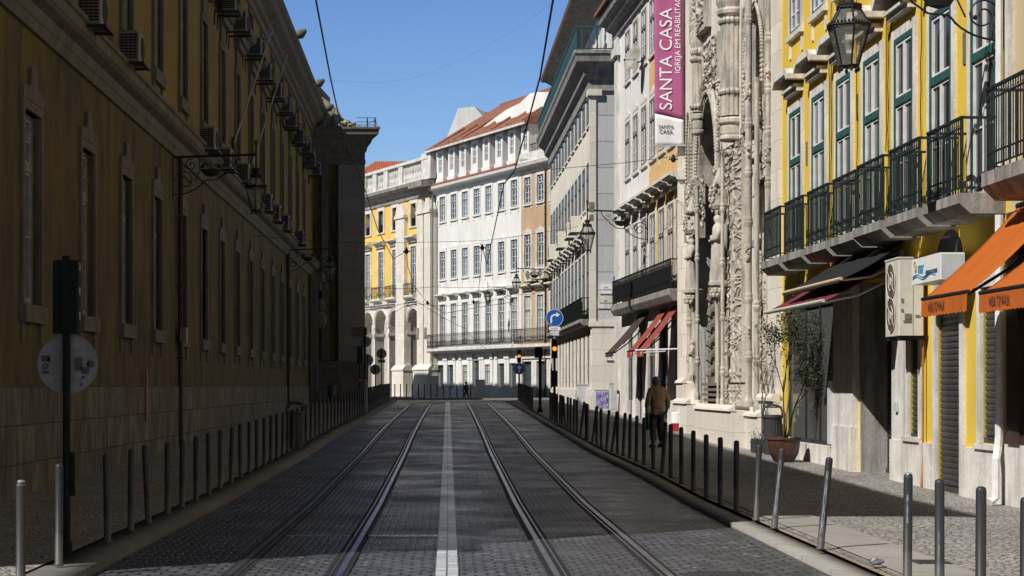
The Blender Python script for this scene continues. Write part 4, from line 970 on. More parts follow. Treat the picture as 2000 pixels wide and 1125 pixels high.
# weathered figure strip beside the door, jamb shade put into its dark stone
a, b = sorted((cS(1381, .1), cS(1407, .1))); zb, zt = 1.9, 4.1
mm = MB(); mm.box(a, b, -.5, .0, zb - .8, zt + .1); mm.box(a - .03, a + .04, -.3, .06, 1.2, 4.2); mm.box(b - .05, b, -.3, .08, 1.2, 4.2)
z = zb
while z < zt - .15:
    c = (a + b) / 2; mm.ball((c + .02, .16, z + .28), .085, 8, 1.1); mm.ball((c, .14, z + .12), .13, 8, 1.0, 1.15)
    for sg in (-1, 1): mm.ball((c + sg * .15, .1, z + .2), .1, 7, 1.3, .6); mm.tube([(c + sg * .12, .18, z + .18), (c + sg * .16, .22, z + .02), (c, .24, z + .06)], .045, 6)
    z += .38
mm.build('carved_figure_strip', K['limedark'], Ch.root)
mm = MB()
for i in range(5):
    z = 1.15 + i * .13; mm.box(a - .02, b + .02, -.3, .22 - .03 * (i % 2), z, z + .07)
mm.build('pedestal', K['limedark'], Ch.root)
# jamb niches deep in the doorway, seen through the opening
mm = MB(); random.seed(9)
yy = -.5
while yy > -2.9:
    mm.tube([(dm[1] - .03, yy, .3), (dm[1] - .03, yy, 7.4)], .09, 8)
    z = 1.0
    while z < 7.2: mm.ball((dm[1] - .1, yy - .28 + random.uniform(-.05, .05), z), .13, 6, random.uniform(.8, 1.5)); z += .33
    yy -= .55
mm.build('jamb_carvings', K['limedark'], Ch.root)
mm = MB(); s = cS(1490, .1); mm.box(ww[0] - .15, ww[1] + .12, 0, .16, 7.45, 7.6); mm.box(ww[0] - .1, ww[1] + .05, 0, .1, 7.35, 7.45); mm.build('arch_sill', K['limestone'], Ch.root); mm = MB(); mm.box(cS(1494), cS(1478), 0, .12, 6.62, 6.75); mm.build('niche_lintel', K['limestone'], Ch.root); mm = MB(); mm.box(cS(1494), cS(1478), 0, .16, 4.75, 4.9)
mm.build('niche_frame', K['limestone'], Ch.root)
# scattered stone carving (small foliage knots) over the portal field
mm = MB(); random.seed(12)
for px0, px1, z0, z1, n, r in ((1340, 1362, 5.7, 7.2, 70, .05), (1380, 1405, 5.95, 7.1, 70, .055)):
    mm = MB()
    for i in range(n):
        px = random.uniform(px0, px1); mm.ball((cS(px, .3), random.uniform(.1, .2), random.uniform(z0, z1)), r * .8 * random.uniform(.5, 1.2), 6, random.uniform(.7, 1.6))
    mm.build('carved_knots', K['limestone'], Ch.root)

# ================================================================== FAR BUILDINGS across the junction
FA, FBb = 65.03, -.45
def farY(px): return 227600 / (px + 700)
Wf = Fac('white_corner_block', 'long white block with dormers and a first floor balcony closing the street', 'building', FA, FBb, farY(1018), 1)
def st_far(i, stn, sash, pane, tr=.68, nb=2, ap=.3, cr=.25, sw=.18, nt=1): return dict(id=i, sw=sw, sp=.06, rc=.10, sill=.12, apron=ap, crest=cr, stone=stn, frame=K['bluegrey'], sashm=sash, tr=tr, nb=nb, nt=nt, pane=pane)
sf1 = st_far('f1', K['white'], K['whitepaint'], K['panelit'], ap=0, cr=0, nb=3); sf1['sill'] = 0
sf2 = st_far('f2', K['white'], K['whitepaint'], K['paneblue']); sf3 = st_far('f3', K['white'], K['whitepaint'], K['paneblue'], ap=.25, cr=0)
wpx = [865, 887, 909, 932, 955, 980, 1005]
hh = []; ghf = []; hoodf = hood_me(1.5, .45, .34, K['trim'])
S1 = Wf.s(farY(848)); 
for px in wpx:
    Y = farY(px); s = Wf.sp(px)
    hh += [window(Wf, Y, 5.0, 8.3, 1.1, sf1), window(Wf, Y, 10.35, 12.6, 1.1, sf2), window(Wf, Y, 15.05, 17.05, 1.1, sf3)]
    link('window_hood', hoodf, Wf.root, (s, 0, 9.0))
for px, kk in ((862, 0), (881, 1), (909, 2), (931, 3), (953, 2), (980, 1), (1003, 1)):
    s = Wf.sp(px); ghf.append((s - .62, s + .62, (.4 if kk != 2 else 1.6), (3.4 if kk < 3 else 3.7)))
m = MB(); m.wall(0, S1, 4.5, 17.6, hh); bodybox(m, 0, S1, 12, -.5, 17.6, low=(4.5, .5)); m.build('wall', K['white'], Wf.root)
m = MB(); m.wall(0, S1, -.3, 4.5, ghf, d=.45)
for i, h in enumerate(ghf):
    for x in (h[0] - .35, h[1] + .0): m.box(x, x + .35, -.1, .1, .3, 4.0); m.box(x - .02, x + .37, -.1, .16, 3.75, 4.2)
m.build('ground_storey', K['white'], Wf.root)
for i, h in enumerate(ghf):
    if h[2] > 1:
        w_ = window(Wf, 0, 1.75, 3.35, .9, st_far('fg', K['white'], K['whitepaint'], K['panelit'], ap=0, cr=0, nb=3), s=(h[0] + h[1]) / 2)
    else:
        m = MB(); m.box(h[0], h[1], -.24, -.18, .4, h[3]); m.box((h[0] + h[1]) / 2 - .03, (h[0] + h[1]) / 2 + .03, -.18, -.15, .4, h[3]); m.box(h[0], h[1], -.18, -.14, 3.0, 3.08); m.build('door', K['darkdoor'], Wf.root)
m = MB(); m.box(0, S1, -.02, .12, .3, 1.5); 
for h in ghf: pass
cornice(m, 0, S1, [(0, 17.3), (.15, 17.35), (.2, 17.6), (.55, 17.75), (.6, 17.95), (0, 18.05)]); m.build('cornice', K['white'], Wf.root)
balcony(Wf, farY(1018) + .05, farY(849), 4.32, 4.72, .75, 1.15, K['iron'], K['trim'], sp=.12, fancy=True)
m = MB(); m.prism([(.55, 18.0), (.55, 18.08), (-.7, 18.8), (-.7, 18.0)], 0, S1, 'x'); m.build('lower_tile_strip', K['tile'], Wf.root)
# dormer storey
dw = []
for px in wpx + [1031]:
    s = Wf.sp(px)
    m = MB(); m.wall(s - .62, s + .62, 18.3, 20.95, [(s - .34, s + .34, 18.95, 20.6)], y=.25, d=.15); m.box(s - .62, s + .62, -1.2, .1, 18.0, 20.95); m.box(s - .72, s + .72, -.1, .3, 18.2, 18.5)
    d = m.build('dormer', K['white'], Wf.root)
    f = MB(); f.box(s - .34, s - .29, .1, .2, 18.95, 20.6); f.box(s + .29, s + .34, .1, .2, 18.95, 20.6); f.box(s - .03, s + .03, .1, .2, 18.95, 20.6)
    for z in (18.95, 19.5, 20.05, 20.56): f.box(s - .29, s + .29, .1, .19, z, z + .05)
    f.build('frame', K['whitepaint'], d); f = MB(); f.box(s - .33, s + .33, .105, .115, 18.96, 20.59); f.build('pane', K['paneblue'], d)
m = MB(); m.box(-.0, S1, -3, -.9, 18.0, 20.95); m.build('attic_wall', K['white'], Wf.root)
m = MB(); m.prism([(.62, 20.9), (.66, 21.05), (-6.2, 25.2), (-6.4, 25.1), (-12, 20.9)], -1.9, S1 + .4, 'x')
for i in range(7): x = -1.4 + i * (S1 + 1.2) / 6.5; m.tube([(x, .55, 21.12), (x, -2.0, 22.75)], .13, 7); 
m.tube([(-1.9, -6.3, 25.2), (S1 + .4, -6.3, 25.2)], .16, 8); rf = m.build('roof', K['tile'], Wf.root)
m = MB(); m.prism([(.62, 20.78), (.72, 20.78), (.74, 20.95), (.64, 20.95)], -1.9, S1 + .4, 'x'); m.build('gutter', K['trim'], rf)
pipe(Wf, farY(850), .8, 17.3, .07, K['acgrey'])
# chimney walls and fire wall behind the ridge
def behind(px, py, Y): return P(px, py, Y)
def wallpoly(name, mat, poly, Y, th, label=None, cat=None, parent=None):
    v = [P(x, y, Y) for x, y in poly]; m = MB(); n = len(v); d = Vector((.35, 1, 0)).normalized() * th
    c = Vector((v[0].x, v[0].y, 0)); m.add([p - c for p in v] + [p + d - c for p in v], [tuple(range(n)), tuple(range(2 * n - 1, n - 1, -1))] + [((j + 1) % n, j, j + n, (j + 1) % n + n) for j in range(n)])
    o = m.build(name, mat, parent, c)
    if label: tag(o, label, cat)
    return o
wallpoly('chimney_stack', K['white'], [(860, 300), (895, 211), (926, 208), (929, 211), (947, 232), (947, 300)], 153, 2.5, 'large white sloping chimney wall rising behind the red tiled roof ridge', 'chimney')
poly = [(919, 268), (993, 213), (1020, 200), (1040, 181), (1052, 178), (1100, 178), (1100, 232), (1047, 226), (1020, 230), (967, 254)]
m = MB(); m.prism([(Wf.sp(x, -1.0), Wf.zp(x, y, -1.0)) for x, y in poly], -1.5, -1.0); fw = m.build('fire_wall', K['white'], None, (Wf.root.location.x, Wf.root.location.y, 0), (0, 0, Wf.rz)); tag(fw, 'tall pale stepped fire wall rising to the right between the tiled roofs', 'wall')
wallpoly('distant_roof', K['tile'], [(936, 260), (938, 219), (975, 219), (1000, 250)], 158, 3, 'small dark red tiled roof between the chimney wall and the ridge', 'roof')
# ------------------------------------------------------------------ tan building
Tn = Fac('tan_building', 'tan plastered building joined to the right end of the white block', 'building', FA, FBb, 123.0, 1)
S0, S1 = 0, Tn.s(farY(1018)); ht = []
for px in (1031, 1056, 1082):
    Y = farY(px); s = Tn.sp(px)
    a1, a2, a3 = dict(sf1, id='t1', stone=K['trim']), dict(sf2, id='t2', stone=K['trim'], pane=K['pane']), dict(sf3, id='t3', stone=K['trim'], pane=K['pane'])
    ht += [window(Tn, Y, 5.0, 8.3, 1.05, a1), window(Tn, Y, 10.35, 12.8, 1.05, a2), window(Tn, Y, 15.05, 17.0, 1.05, a3)]
    link('window_hood', hoodf, Tn.root, (s, 0, 9.0))
m = MB(); m.wall(S0, S1, 4.5, 17.6, ht); bodybox(m, S0, S1, 12, -.5, 17.6, low=(4.5, .55)); m.box(S0, S1, -12, -1.6, 17.6, 21.0); m.build('wall', K['tan'], Tn.root)
gt = [(Tn.sp(px) - .7, Tn.sp(px) + .7, .4, 3.5) for px in (1029, 1056)]
m = MB(); m.wall(S0, S1, -.3, 4.5, gt, d=.5); m.box(S0, S1, -.02, .1, 3.7, 3.95); m.box(S1 - .3, S1, -.02, .12, .3, 4.2); m.build('ground_storey', K['trim'], Tn.root)
for h in gt:
    m = MB(); m.box(h[0], h[1], -.29, -.22, .4, 3.5)
    for i in range(5): m.box(h[0], h[1], -.22, -.2, .6 + i * .55, .66 + i * .55)
    m.build('door', K['darkdoor'], Tn.root)
m = MB(); cornice(m, S0, S1, [(0, 17.3), (.15, 17.35), (.2, 17.6), (.55, 17.75), (.6, 17.95), (0, 18.05)]); m.build('cornice', K['trim'], Tn.root); m = MB(); m.wall(S0, S1, 18.06, 18.75, [], y=.3, d=.2); m.build('parapet', K['trim'], Tn.root)
m = MB(); r_ = [(.02 + 0, 0)]; 
y = .1
for i in range(40):
    x = S0 + (S1 - S0) * i / 40; m.box(x - .012, x + .012, .1, .13, 18.75, 19.35)
m.box(S0, S1, .09, .14, 19.3, 19.36); m.build('terrace_railing', K['iron'], Tn.root)
m = MB(); m.prism([(-1.2, 21.0), (-1.2, 21.15), (-6.4, 23.6), (-12, 21.0)], S0, S1 - .8, 'x'); m.build('roof', K['tile'], Tn.root)
balcony(Tn, 123.2, farY(1018) - .05, 4.32, 4.72, .75, 1.15, K['iron'], K['trim'], sp=.12, fancy=True)
pipe(Tn, farY(1067), .8, 17.3, .06, K['rust'])
# ------------------------------------------------------------------ arcaded palace
Ar = Fac('arcaded_palace', 'yellow and white arcaded palace with stone arches and a balustraded roof beyond the junction', 'building', FA - .35, FBb, farY(848), 1)
def arS(px, o=0): return Ar.sp(px, o)
S1 = arS(690)
apx = [(808, 12.5), (772, 12), (744.5, 12.5), (719, 11.5)]
ho = []; stone_a = K['trim']
sa1 = dict(id='a1', sw=.22, sp=.05, rc=.12, sill=0, stone=stone_a, frame=K['bluegrey'], sashm=K['whitepaint'], tr=.62, nb=2, nt=2, ft=.1)
sa2 = dict(id='a2', sw=.3, sp=.06, rc=.3, sill=.12, stone=stone_a, frame=K['bluegrey'], sashm=K['dimframe'], tr=.6, nb=1, nt=1)
arches = []; hooda = hood_me(2.0, .55, .45, K['trim'])
for px, hw in apx:
    s = arS(px); Y = Ar.Yp(px); a, b = sorted((arS(px - hw), arS(px + hw))); arches.append((a, b))
    ho += [window(Ar, Y, 9.35, 13.4, 1.15, sa1), window(Ar, Y, 15.1, 17.0, 1.1, sa2)]
    link('window_hood', hooda, Ar.root, (s, 0, 14.15))
    balcony(Ar, Y - .95, Y + .95, 8.95, 9.3, .6, 1.0, K['iron'], K['trim'], sp=.13, solid=False)
    m = MB(); m.box(s - .55, s + .55, -.1, -.06, 15.15, 15.8); 
    for i in range(9): m.box(s - .5 + i * .12, s - .47 + i * .12, -.06, -.03, 15.15, 15.8)
    m.build('window_grille', K['iron'], Ar.root)
m = MB(); m.wall(0, S1, 9.0, 17.8, ho); bodybox(m, 0, S1, 4, 8.9, 17.8); m.build('upper_wall', K['yellow2'], Ar.root)
m = MB()
prev = 0
for a, b in sorted(arches):
    m.box(prev, a, -.9, 0, -.5, 9.0); archwall(m, a, b, 6.75, 6.75 + (b - a) / 2, .3, 9.0, 0, .9, 14); prev = b
m.box(prev, S1, -.9, 0, -.5, 9.0)
m.box(0, S1, -9, -4.6, -.5, 17.0); m.box(0, S1, -4.6, -.9, 8.4, 9.0); m.box(0, .05, -4.6, -.9, -.5, 8.4)
m.build('arcade', K['ashwhite'], Ar.root)
m = MB()
for a, b in sorted(arches):
    for o in (.12, .3): pts = archpts(a - o, b + o, 6.75, 6.75 + (b - a) / 2 + o, 14); m.tube([(p[0], .03, p[1]) for p in pts], .07, 6)
prev = .0
ed = sorted(arches)
for i in range(len(ed) + 1):
    p0 = ed[i - 1][1] if i else 0; p1 = ed[i][0] if i < len(ed) else S1
    m.box(p0 - .1, p1 + .1, -1.0, .1, 6.05, 6.3); m.box(p0 - .05, p1 + .05, -.95, .05, 5.9, 6.05)
m.box(0, S1, -.02, .3, 8.75, 8.98); m.box(0, S1, -.02, .18, 8.55, 8.75); m.build('arch_mouldings', K['trim'], Ar.root)
m = MB()
for px0, px1 in ((779, 796), (821, 833), (835, 847)):
    a, b = sorted((arS(px0), arS(px1))); m.box(a, b, -.3, .32, 3.2, 16.2); c = (a + b) / 2
    m.box(a - .1, b + .1, -.3, .42, 15.9, 16.15); m.prism([(a - .02, 16.15), (b + .02, 16.15), (b - .35, 17.1), (a + .35, 17.1)], -.2, .34)
for px0, px1 in ((777, 799), (818, 849)):
    a, b = sorted((arS(px0), arS(px1))); m.box(a, b, -.3, .55, -.5, 3.0); m.prism([(-.3, 3.0), (.62, 3.0), (.62, 3.12), (.32, 3.45), (-.3, 3.45)], a - .05, b + .05, 'x')
m.build('pilasters', K['ashwhite'], Ar.root)
m = MB(); cornice(m, 0, S1, [(0, 17.3), (.12, 17.35), (.15, 17.75), (.4, 17.85), (.5, 18.1), (.85, 18.3), (.9, 18.55), (0, 18.7)], .8, 0); a, b = arS(848), arS(822); m.box(a, b, 0, 1.15, 18.0, 18.5)
m.build('cornice', K['trimgrey'], Ar.root)
m = MB(); m.box(0, S1, -.35, .15, 18.6, 18.9); m.box(-.1, S1, -.4, .25, 20.35, 20.6)
for px in (714, 735, 757, 786, 836):
    a = arS(px); w_ = 1.9 if px == 836 else .9; m.box(a - w_ / 2, a + w_ / 2, -.3, .2, 18.7, 20.5 + (.35 if px == 836 else 0))
s = .3
while s < S1: m.lathe([(.09, 18.9), (.14, 19.2), (.07, 19.6), (.12, 20.0), (.08, 20.35)], (s, -.05, 0), 6); s += .36
m.build('roof_balustrade', K['trim'], Ar.root)
m = MB(); m.prism([(-1.5, 18.7), (-1.5, 20.6), (-7, 23.2), (-9, 18.7)], 1.5, S1 * .62, 'x'); m.build('roof', K['slate'], Ar.root)
m = MB(); s = arS(822); m.tube([(arS(849), .2, 17.3), (arS(849), .2, 3.4), (arS(849), .5, 3.0), (arS(849), .6, .6)], .07, 8); m.build('downpipe', K['acgrey'], Ar.root)
# two relief plaques on the corner pilaster
for px in (822.8, 838): 
    s = arS(px); m = MB(); m.box(s - .28, s + .28, .32, .37, 5.6, 6.5); m.box(s - .2, s + .2, .37, .4, 5.7, 6.4); m.build('stone_plaque', K['trimgrey'], Ar.root)
# bright tiled roof further behind
Rm = MB(); c = P(740, 350, 185)
Rm.box(-2.8, 5, -.2, 8, -22, -.3)
o = empty('distant_house', (c.x, 185, 0), 0, 'distant house with bright orange hipped tile roof just showing behind the balustrade', 'house')
m = MB(); m.box(-3.2, 3.6, 0, 8, 0, c.z - .1); m.build('wall', K['cream'], o)
m = MB(); zt = P(740, 318, 185).z; m.add([(-3.4, -.3, c.z - .1), (3.8, -.3, c.z - .1), (3.8, 8, c.z - .1), (-3.4, 8, c.z - .1), (-.5, 3.5, zt + .6), (3.6, 3.5, zt + .6)], [(0, 1, 5, 4), (1, 2, 5), (2, 3, 4, 5), (3, 0, 4), (0, 3, 2, 1)]); m.build('roof', K['tilebright'], o)
# ================================================================== STREET OBJECTS
PZ = .10
# ---- bollards
def bollard_me(h, r=.035, cap=None):
    m = MB(); m.lathe([(r * 1.25, 0), (r * 1.25, .015), (r, .02), (r, h - .03), (r * .92, h - .01), (r * .6, h), (.005, h + .004)], (0, 0, 0), 16); return m.me('bollard', K['bollard'], True)
bm = bollard_me(.88)
K['scuff'] = plain('scuffed_bare_steel', (.30, .31, .33), .5, .5, var=.4, vs=10)
def bollard(x, Y, label, group, lx=0, ly=0, me=bm, z=None):
    o = bpy.data.objects.new('bollard', me); C.objects.link(o); o.location = (x, Y, (gz(Y) + PZ) if z is None else z); o.rotation_euler = (ly, lx, random.uniform(0, 6)) if not (lx or ly) else (ly, lx, 0)
    if not (lx or ly): o.rotation_euler = (random.uniform(-.012, .012), random.uniform(-.012, .012), 0)
    tag(o, label, 'bollard', group); return o
BR = [(10, 3.45), (12, 3.56), (14, 3.54), (17, 3.54), (22, 3.57), (30, 3.68), (36, 3.62), (39, 3.46), (47, 3.37), (58, 3.29)]
BL_ = [(12, -3.04), (14, -3.2), (15.5, -3.37), (18, -3.38), (30, -3.42), (43, -3.42), (63, -3.1), (80, -3.0)]
def solveY(px, T):
    lo, hi = T[0][0] * .8, T[-1][0] * 1.3
    for _ in range(50):
        mi = (lo + hi) / 2; x = CX + 3500 * lerp_tab(T, mi) / mi
        if abs(x - CX) > abs(px - CX): lo = mi
        else: hi = mi
    return (lo + hi) / 2
random.seed(21)
GR = 'bollards along the right kerb'; GL = 'bollards along the left kerb'
nearR = {2003: 'bollard cut by the right edge of the photo', 1915: 'grey bollard standing on the pavement, second from the right edge', 1835: 'grey bollard on the sunny pavement, third from the right edge', 1772: 'grey bollard with pale worn cap, fourth from the right edge',
         1602: 'scuffed bollard leaning to the right in full sun', 1512: 'rust marked bollard leaning to the right just where the shadow ends'}
def sidemark(o, z0, z1, sgn=1, w_=.018):
    m = MB(); n = 7; r = .0362; v = []
    for i in range(n + 1):
        z = z0 + (z1 - z0) * i / n; wd = w_ * random.uniform(.3, 1) / r
        for a in (-wd, wd): v.append((r * math.cos(math.pi * 1.38 + a), r * math.sin(math.pi * 1.38 + a), z))
    m.add(v, [(2 * i, 2 * i + 1, 2 * i + 3, 2 * i + 2) for i in range(n)]); m.build('worn_paint', K['scuff'], o)
for px, lab in nearR.items():
    Y = solveY(px, BR); x = (px - CX) * Y / 3500
    lx = {1602: .10, 1512: .10}.get(px, 0)
    o = bollard(x, Y, lab, GR, lx, .001 if lx else 0)
    if px in (1602, 1512): sidemark(o, .25, .75); sidemark(o, .02, .3)
    if px == 1772: sidemark(o, .5, .72, w_=.01); q = MB(); q.lathe([(.0345, .855), (.024, .886), (.004, .889)], (0, 0, 0), 14); q.build('worn_cap', K['scuff'], o)
    if px == 1835: sidemark(o, .1, .5, w_=.006)
Rpx = [1477, 1438, 1407, 1380, 1354, 1331, 1310, 1293, 1276, 1258, 1243, 1230, 1217, 1206, 1195, 1185, 1174.5, 1166, 1157.5, 1147.5, 1145, 1134, 1127, 1120.7, 1114.6, 1109, 1104, 1098, 1093.5, 1088, 1084.4, 1079.6, 1075.3]
leanR = {1477: .04, 1293: .07, 1217: .05, 1195: .13, 1185: .06, 1157.5: .12, 1134: .11, 1104: -.06}
ordw = ['first', 'second', 'third', 'fourth', 'fifth', 'sixth', 'seventh', 'eighth', 'ninth', 'tenth', 'eleventh', 'twelfth', 'thirteenth', 'fourteenth', 'fifteenth', 'sixteenth', 'seventeenth', 'eighteenth', 'nineteenth', 'twentieth']
def nth(i):
    if i < 20: return ordw[i]
    t = ['twenty', 'thirty', 'forty', 'fifty', 'sixty'][(i + 1) // 10 - 2]; u = (i + 1) % 10
    return {'twenty': 'twentieth', 'thirty': 'thirtieth', 'forty': 'fortieth', 'fifty': 'fiftieth', 'sixty': 'sixtieth'}[t] if u == 0 else t + '-' + ordw[u - 1]
for i, px in enumerate(Rpx):
    Y = solveY(px, BR); x = (px - CX) * Y / 3500
    ln = leanR.get(px, 0); how = 'leaning dark bollard' if ln else 'dark upright bollard'
    near = 'beside the man in the tan jacket' if 1258 <= px <= 1310 else ('in front of the church portal' if 1330 <= px <= 1480 else 'before the cream building')
    bollard(x, Y, '%s %s, %s in the right row' % (how, near, nth(i)), GR, ln, 0)
i = 0
for Y in [68 + 2.3 * k for k in range(12)]:
    bollard(3.2 + .48 * (Y - 68) / 26, Y, 'small dark bollard beyond the side street, %s from the tall signal pole' % nth(i), 'far bollards beyond the side street'); i += 1
# left
o = bollard((40 - CX) * 12.7 / 3500, 12.7, 'sunlit grey bollard with pale worn cap at the lower left corner', GL); q = MB(); q.lathe([(.0355, .85), (.025, .886), (.004, .889)], (0, 0, 0), 14); q.build('worn_cap', K['scuff'], o); sidemark(o, .05, .3, w_=.012)
Lpx = [115, 210, 255, 290, 327, 355, 383, 408, 430, 451, 470, 487, 502, 516.5, 529, 541, 552, 562, 572, 580.5]
Ys_ = [solveY(p, BL_) for p in Lpx]; Y = Ys_[-1] + 1.25
while Y < 92: Ys_.append(Y); Y += 1.25
for i, Y in enumerate(Ys_):
    x = lerp_tab(BL_, Y); near = 'beside the traffic signal post' if i < 1 else ('before the palace plinth' if i < 22 else 'towards the corner pavilion')
    ln = {3: -.05, 1: -.015, 9: .02}.get(i, 0)
    bollard(x, Y, '%s bollard %s, %s in the left row' % ('tilted dark' if ln else 'dark', near, nth(i)), GL, ln, 0)
Jpx = [742, 752, 761, 771, 782, 794, 805, 817, 829, 841.6, 853.6, 866, 879, 892.6, 905.6, 919.5]
for i, px in enumerate(Jpx):
    Y = 112; bollard((px - CX) * Y / 3500, Y, 'slim bollard across the far end of the street, %s from the left' % nth(i), 'bollards across the junction', me=bm, z=gz(Y) + .09)
# ---- posts and signs on the left
def pole(m, x, y, z0, z1, r, k=10): m.lathe([(r * 1.6, z0), (r * 1.6, z0 + .06), (r, z0 + .1), (r, z1)], (x, y, 0), k)
# near signal seen from behind, with sign seen from behind
Yp = 16.4; xp = (130 - CX) * Yp / 3500; pz = gz(Yp) + PZ
rt = empty('traffic_signal', (xp, Yp, pz), 0, 'near traffic signal seen from behind on a dark post with a round sign back', 'traffic signal')
def zz(py, Y): return EYE + (HY - py) * Y / 3500
m = MB(); m.lathe([(.052, 0), (.052, .12), (.036, .14), (.036, zz(500, Yp) - pz)], (0, 0, 0), 12); m.build('post', K['irongreen'], rt)
h = MB(); z0, z1 = zz(652, Yp) - pz, zz(509, Yp) - pz; h.bbox(-.115, .115, -.06, .06, z0, z1, .012); h.box(-.04, .04, -.075, -.058, z0 + .02, z1); h.box(-.03, .03, -.05, .0, z1, z1 + .03); h.box(-.1, .1, -.02, .02, z1 - .005, z1 + .005)
hd = h.build('signal_housing', K['irongreen'], rt)
for k in range(3):
    q = MB(); zc = z0 + (z1 - z0) * (k + .5) / 3; q.tube([(0, .06, zc), (0, .2, zc + .0)], [.1, .085], 14, cap=False); q.build('lamp_hood', K['irongreen'], hd)
    q = MB(); q.box(.114, .122, -.01, .03, zc + .02, zc + .09); q.build('hinge', K['scuff'], hd)
sgn = MB(); zc = zz(711, Yp) - pz; sgn.disc((0, .055, zc), .27, .008, (0, 1, 0), 40)
dsc = sgn.build('sign_disc', K['signback'], rt)
q = MB(); q.tube([(.272 * math.cos(t * math.pi / 24), .05, zc + .272 * math.sin(t * math.pi / 24)) for t in range(49)], .006, 5); q.build('rim', K['signback'], dsc)
q = MB(); q.box(-.13, .13, .036, .05, zc + .12, zc + .135); q.box(-.13, .13, .036, .05, zc - .15, zc - .135); q.build('brace', K['acgrey'], dsc)
random.seed(4)
stick = [(-.2, .05, .04, .028, 'textdark'), (-.145, .03, .04, .03, 'signwhite'), (-.205, -.02, .032, 0, 'textdark'), (-.13, -.05, .03, .045, 'signwhite'), (-.2, -.075, .03, .014, 'textdark'), (.10, .0, .035, .06, 'textdark'), (.165, .02, .03, .045, 'signwhite'), (.21, .0, .035, 0, 'textdark'), (.16, -.06, .035, .03, 'textdark'), (.145, -.12, .014, .01, 'textdark'), (.125, -.185, .012, .012, 'textdark')]
for (x, z, a, b, mt) in stick:
    q = MB()
    if b: q.box(x - a, x + a, .045, .049, zc + z - b, zc + z + b)
    else: q.disc((x, .047, zc + z), a, .004, (0, 1, 0), 18)
    q.build('sticker', K['acgrey'] if mt == 'signwhite' else K[mt], dsc)
text('Fj', .05, K['signback'], dsc, (-.207, .043, zc - .02), FACE_CAM)
q = MB(); q.box(.04, .075, -.02, .02, .55, .95); q.build('control_box', K['irongreen'], rt)
# far left cluster: signal, three sign backs, thick pale post
def signback_post(px, pyc, rpx, Y, label, extra=False, ztop=None):
    x = (px - CX) * Y / 3500; b = gz(Y) + PZ; rt = empty('road_sign', (x, Y, b), 0, label, 'road sign')
    zc = zz(pyc, Y) - b; r = rpx * Y / 3500; m = MB(); pole(m, 0, 0, 0, zc + r + .02, .03, 8); m.build('post', K['iron'], rt)
    m = MB(); m.disc((0, .04, zc), r, .01, (0, 1, 0), 30); m.build('sign_disc', K['signback'], rt)
    if extra: m = MB(); m.box(-.2, .2, .03, .045, zc - r - .2, zc - r - .03); m.build('sub_plate', K['signback'], rt)
    return rt
signback_post(718, 703, 11, 88, 'round road sign seen from behind, leftmost of the sign backs by the corner pavilion')
signback_post(733, 722, 10, 92, 'lower round road sign seen from behind on a dark post left of the arches')
signback_post(745, 691, 10, 97, 'round road sign seen from behind with a small plate below, before the arches', True)
def signal(px, pytop, pybot, Y, label, facing, glow=None, name='traffic_signal', foot=None, arrow=False, box=False):
    x = (px - CX) * Y / 3500; b = (gz(Y) + PZ) if foot is None else foot; rt = empty(name, (x, Y, b), 0, label, 'traffic signal', None)
    z1, z0 = zz(pytop, Y) - b, zz(pybot, Y) - b; H = z1 - z0; w_ = H / 3 * .46
    m = MB(); pole(m, 0, .02, 0, z0 + .02, .045, 10); m.build('post', K['iron'], rt)
    m = MB(); m.bbox(-w_, w_, -.02, .14, z0, z1, .02); hd = m.build('signal_housing', K['iron'], rt)
    for k in range(3):
        zc = z1 - H * (k + .5) / 3; r = w_ * .74; s_ = -1 if facing else 1; y0 = -.02 if facing else .14
        if facing:
            q = MB(); q.disc((0, -.025, zc), r, .012, (0, 1, 0), 20)
            if k == 1 and glow:
                em, t, bb = newmat('amber_lens'); bb.inputs['Base Color'].default_value = (.9, .3, .02, 1)
                vo = nd(t, 'ShaderNodeTexVoronoi'); vo.inputs['Scale'].default_value = 26; c = nd(t, 'ShaderNodeTexCoord'); t.links.new(c.outputs['Object'], vo.inputs['Vector'])
                t.links.new(mix(t, ramp(t, [(.1, 0.), (.5, 1.)], vo.outputs['Distance']), (1, .62, .10), (1, .22, .01)), bb.inputs['Emission Color']); bb.inputs['Emission Strength'].default_value = 1.6
                lo = q.build('lit_lens', em, hd)
                if arrow:
                    a = MB(); a.prism([(-.012, -.05), (.012, -.05), (.012, .01), (.04, .01), (0, .06), (-.04, .01), (-.012, .01)], -.034, -.032); a.build('arrow_mask', K['iron'], lo, (0, 0, zc))
            else: q.build('dark_lens', K['dark'], hd)
        # visor: half tube
        q = MB(); n = 9; ln = r * 1.5; v = []
        for i in range(n):
            an = math.pi * (-.12 + 1.24 * i / (n - 1)); v += [(r * 1.06 * math.cos(an), y0, zc + r * 1.06 * math.sin(an)), (r * 1.04 * math.cos(an), y0 + s_ * ln * (.35 + .65 * max(0, math.sin(an))), zc + r * 1.04 * math.sin(an))]
        q.add(v, [(2 * i, 2 * i + 1, 2 * i + 3, 2 * i + 2) for i in range(n - 1)]); q.build('visor', K['iron'], hd)
    if box: q = MB(); q.bbox(-.1, .1, -.1, .1, 1.0, 1.55, .02); q.build('control_box', K['iron'], rt)
    return rt
signal(703, 676, 711, 84, 'dark traffic signal seen from behind with a yellow push button, before the corner pavilion', False)
m = MB(); m.bbox(-.05, .05, -.09, -.03, 1.0, 1.12, .01); m.build('push_button', plain('yellow_button', (.35, .32, .02), .6), bpy.data.objects['traffic_signal.001'])
Yq = 66; x = (713 - CX) * Yq / 3500; rt = empty('signal_post', (x, Yq, gz(Yq) + PZ), 0, 'thick grey metal post rising out of the left bollard row', 'post')
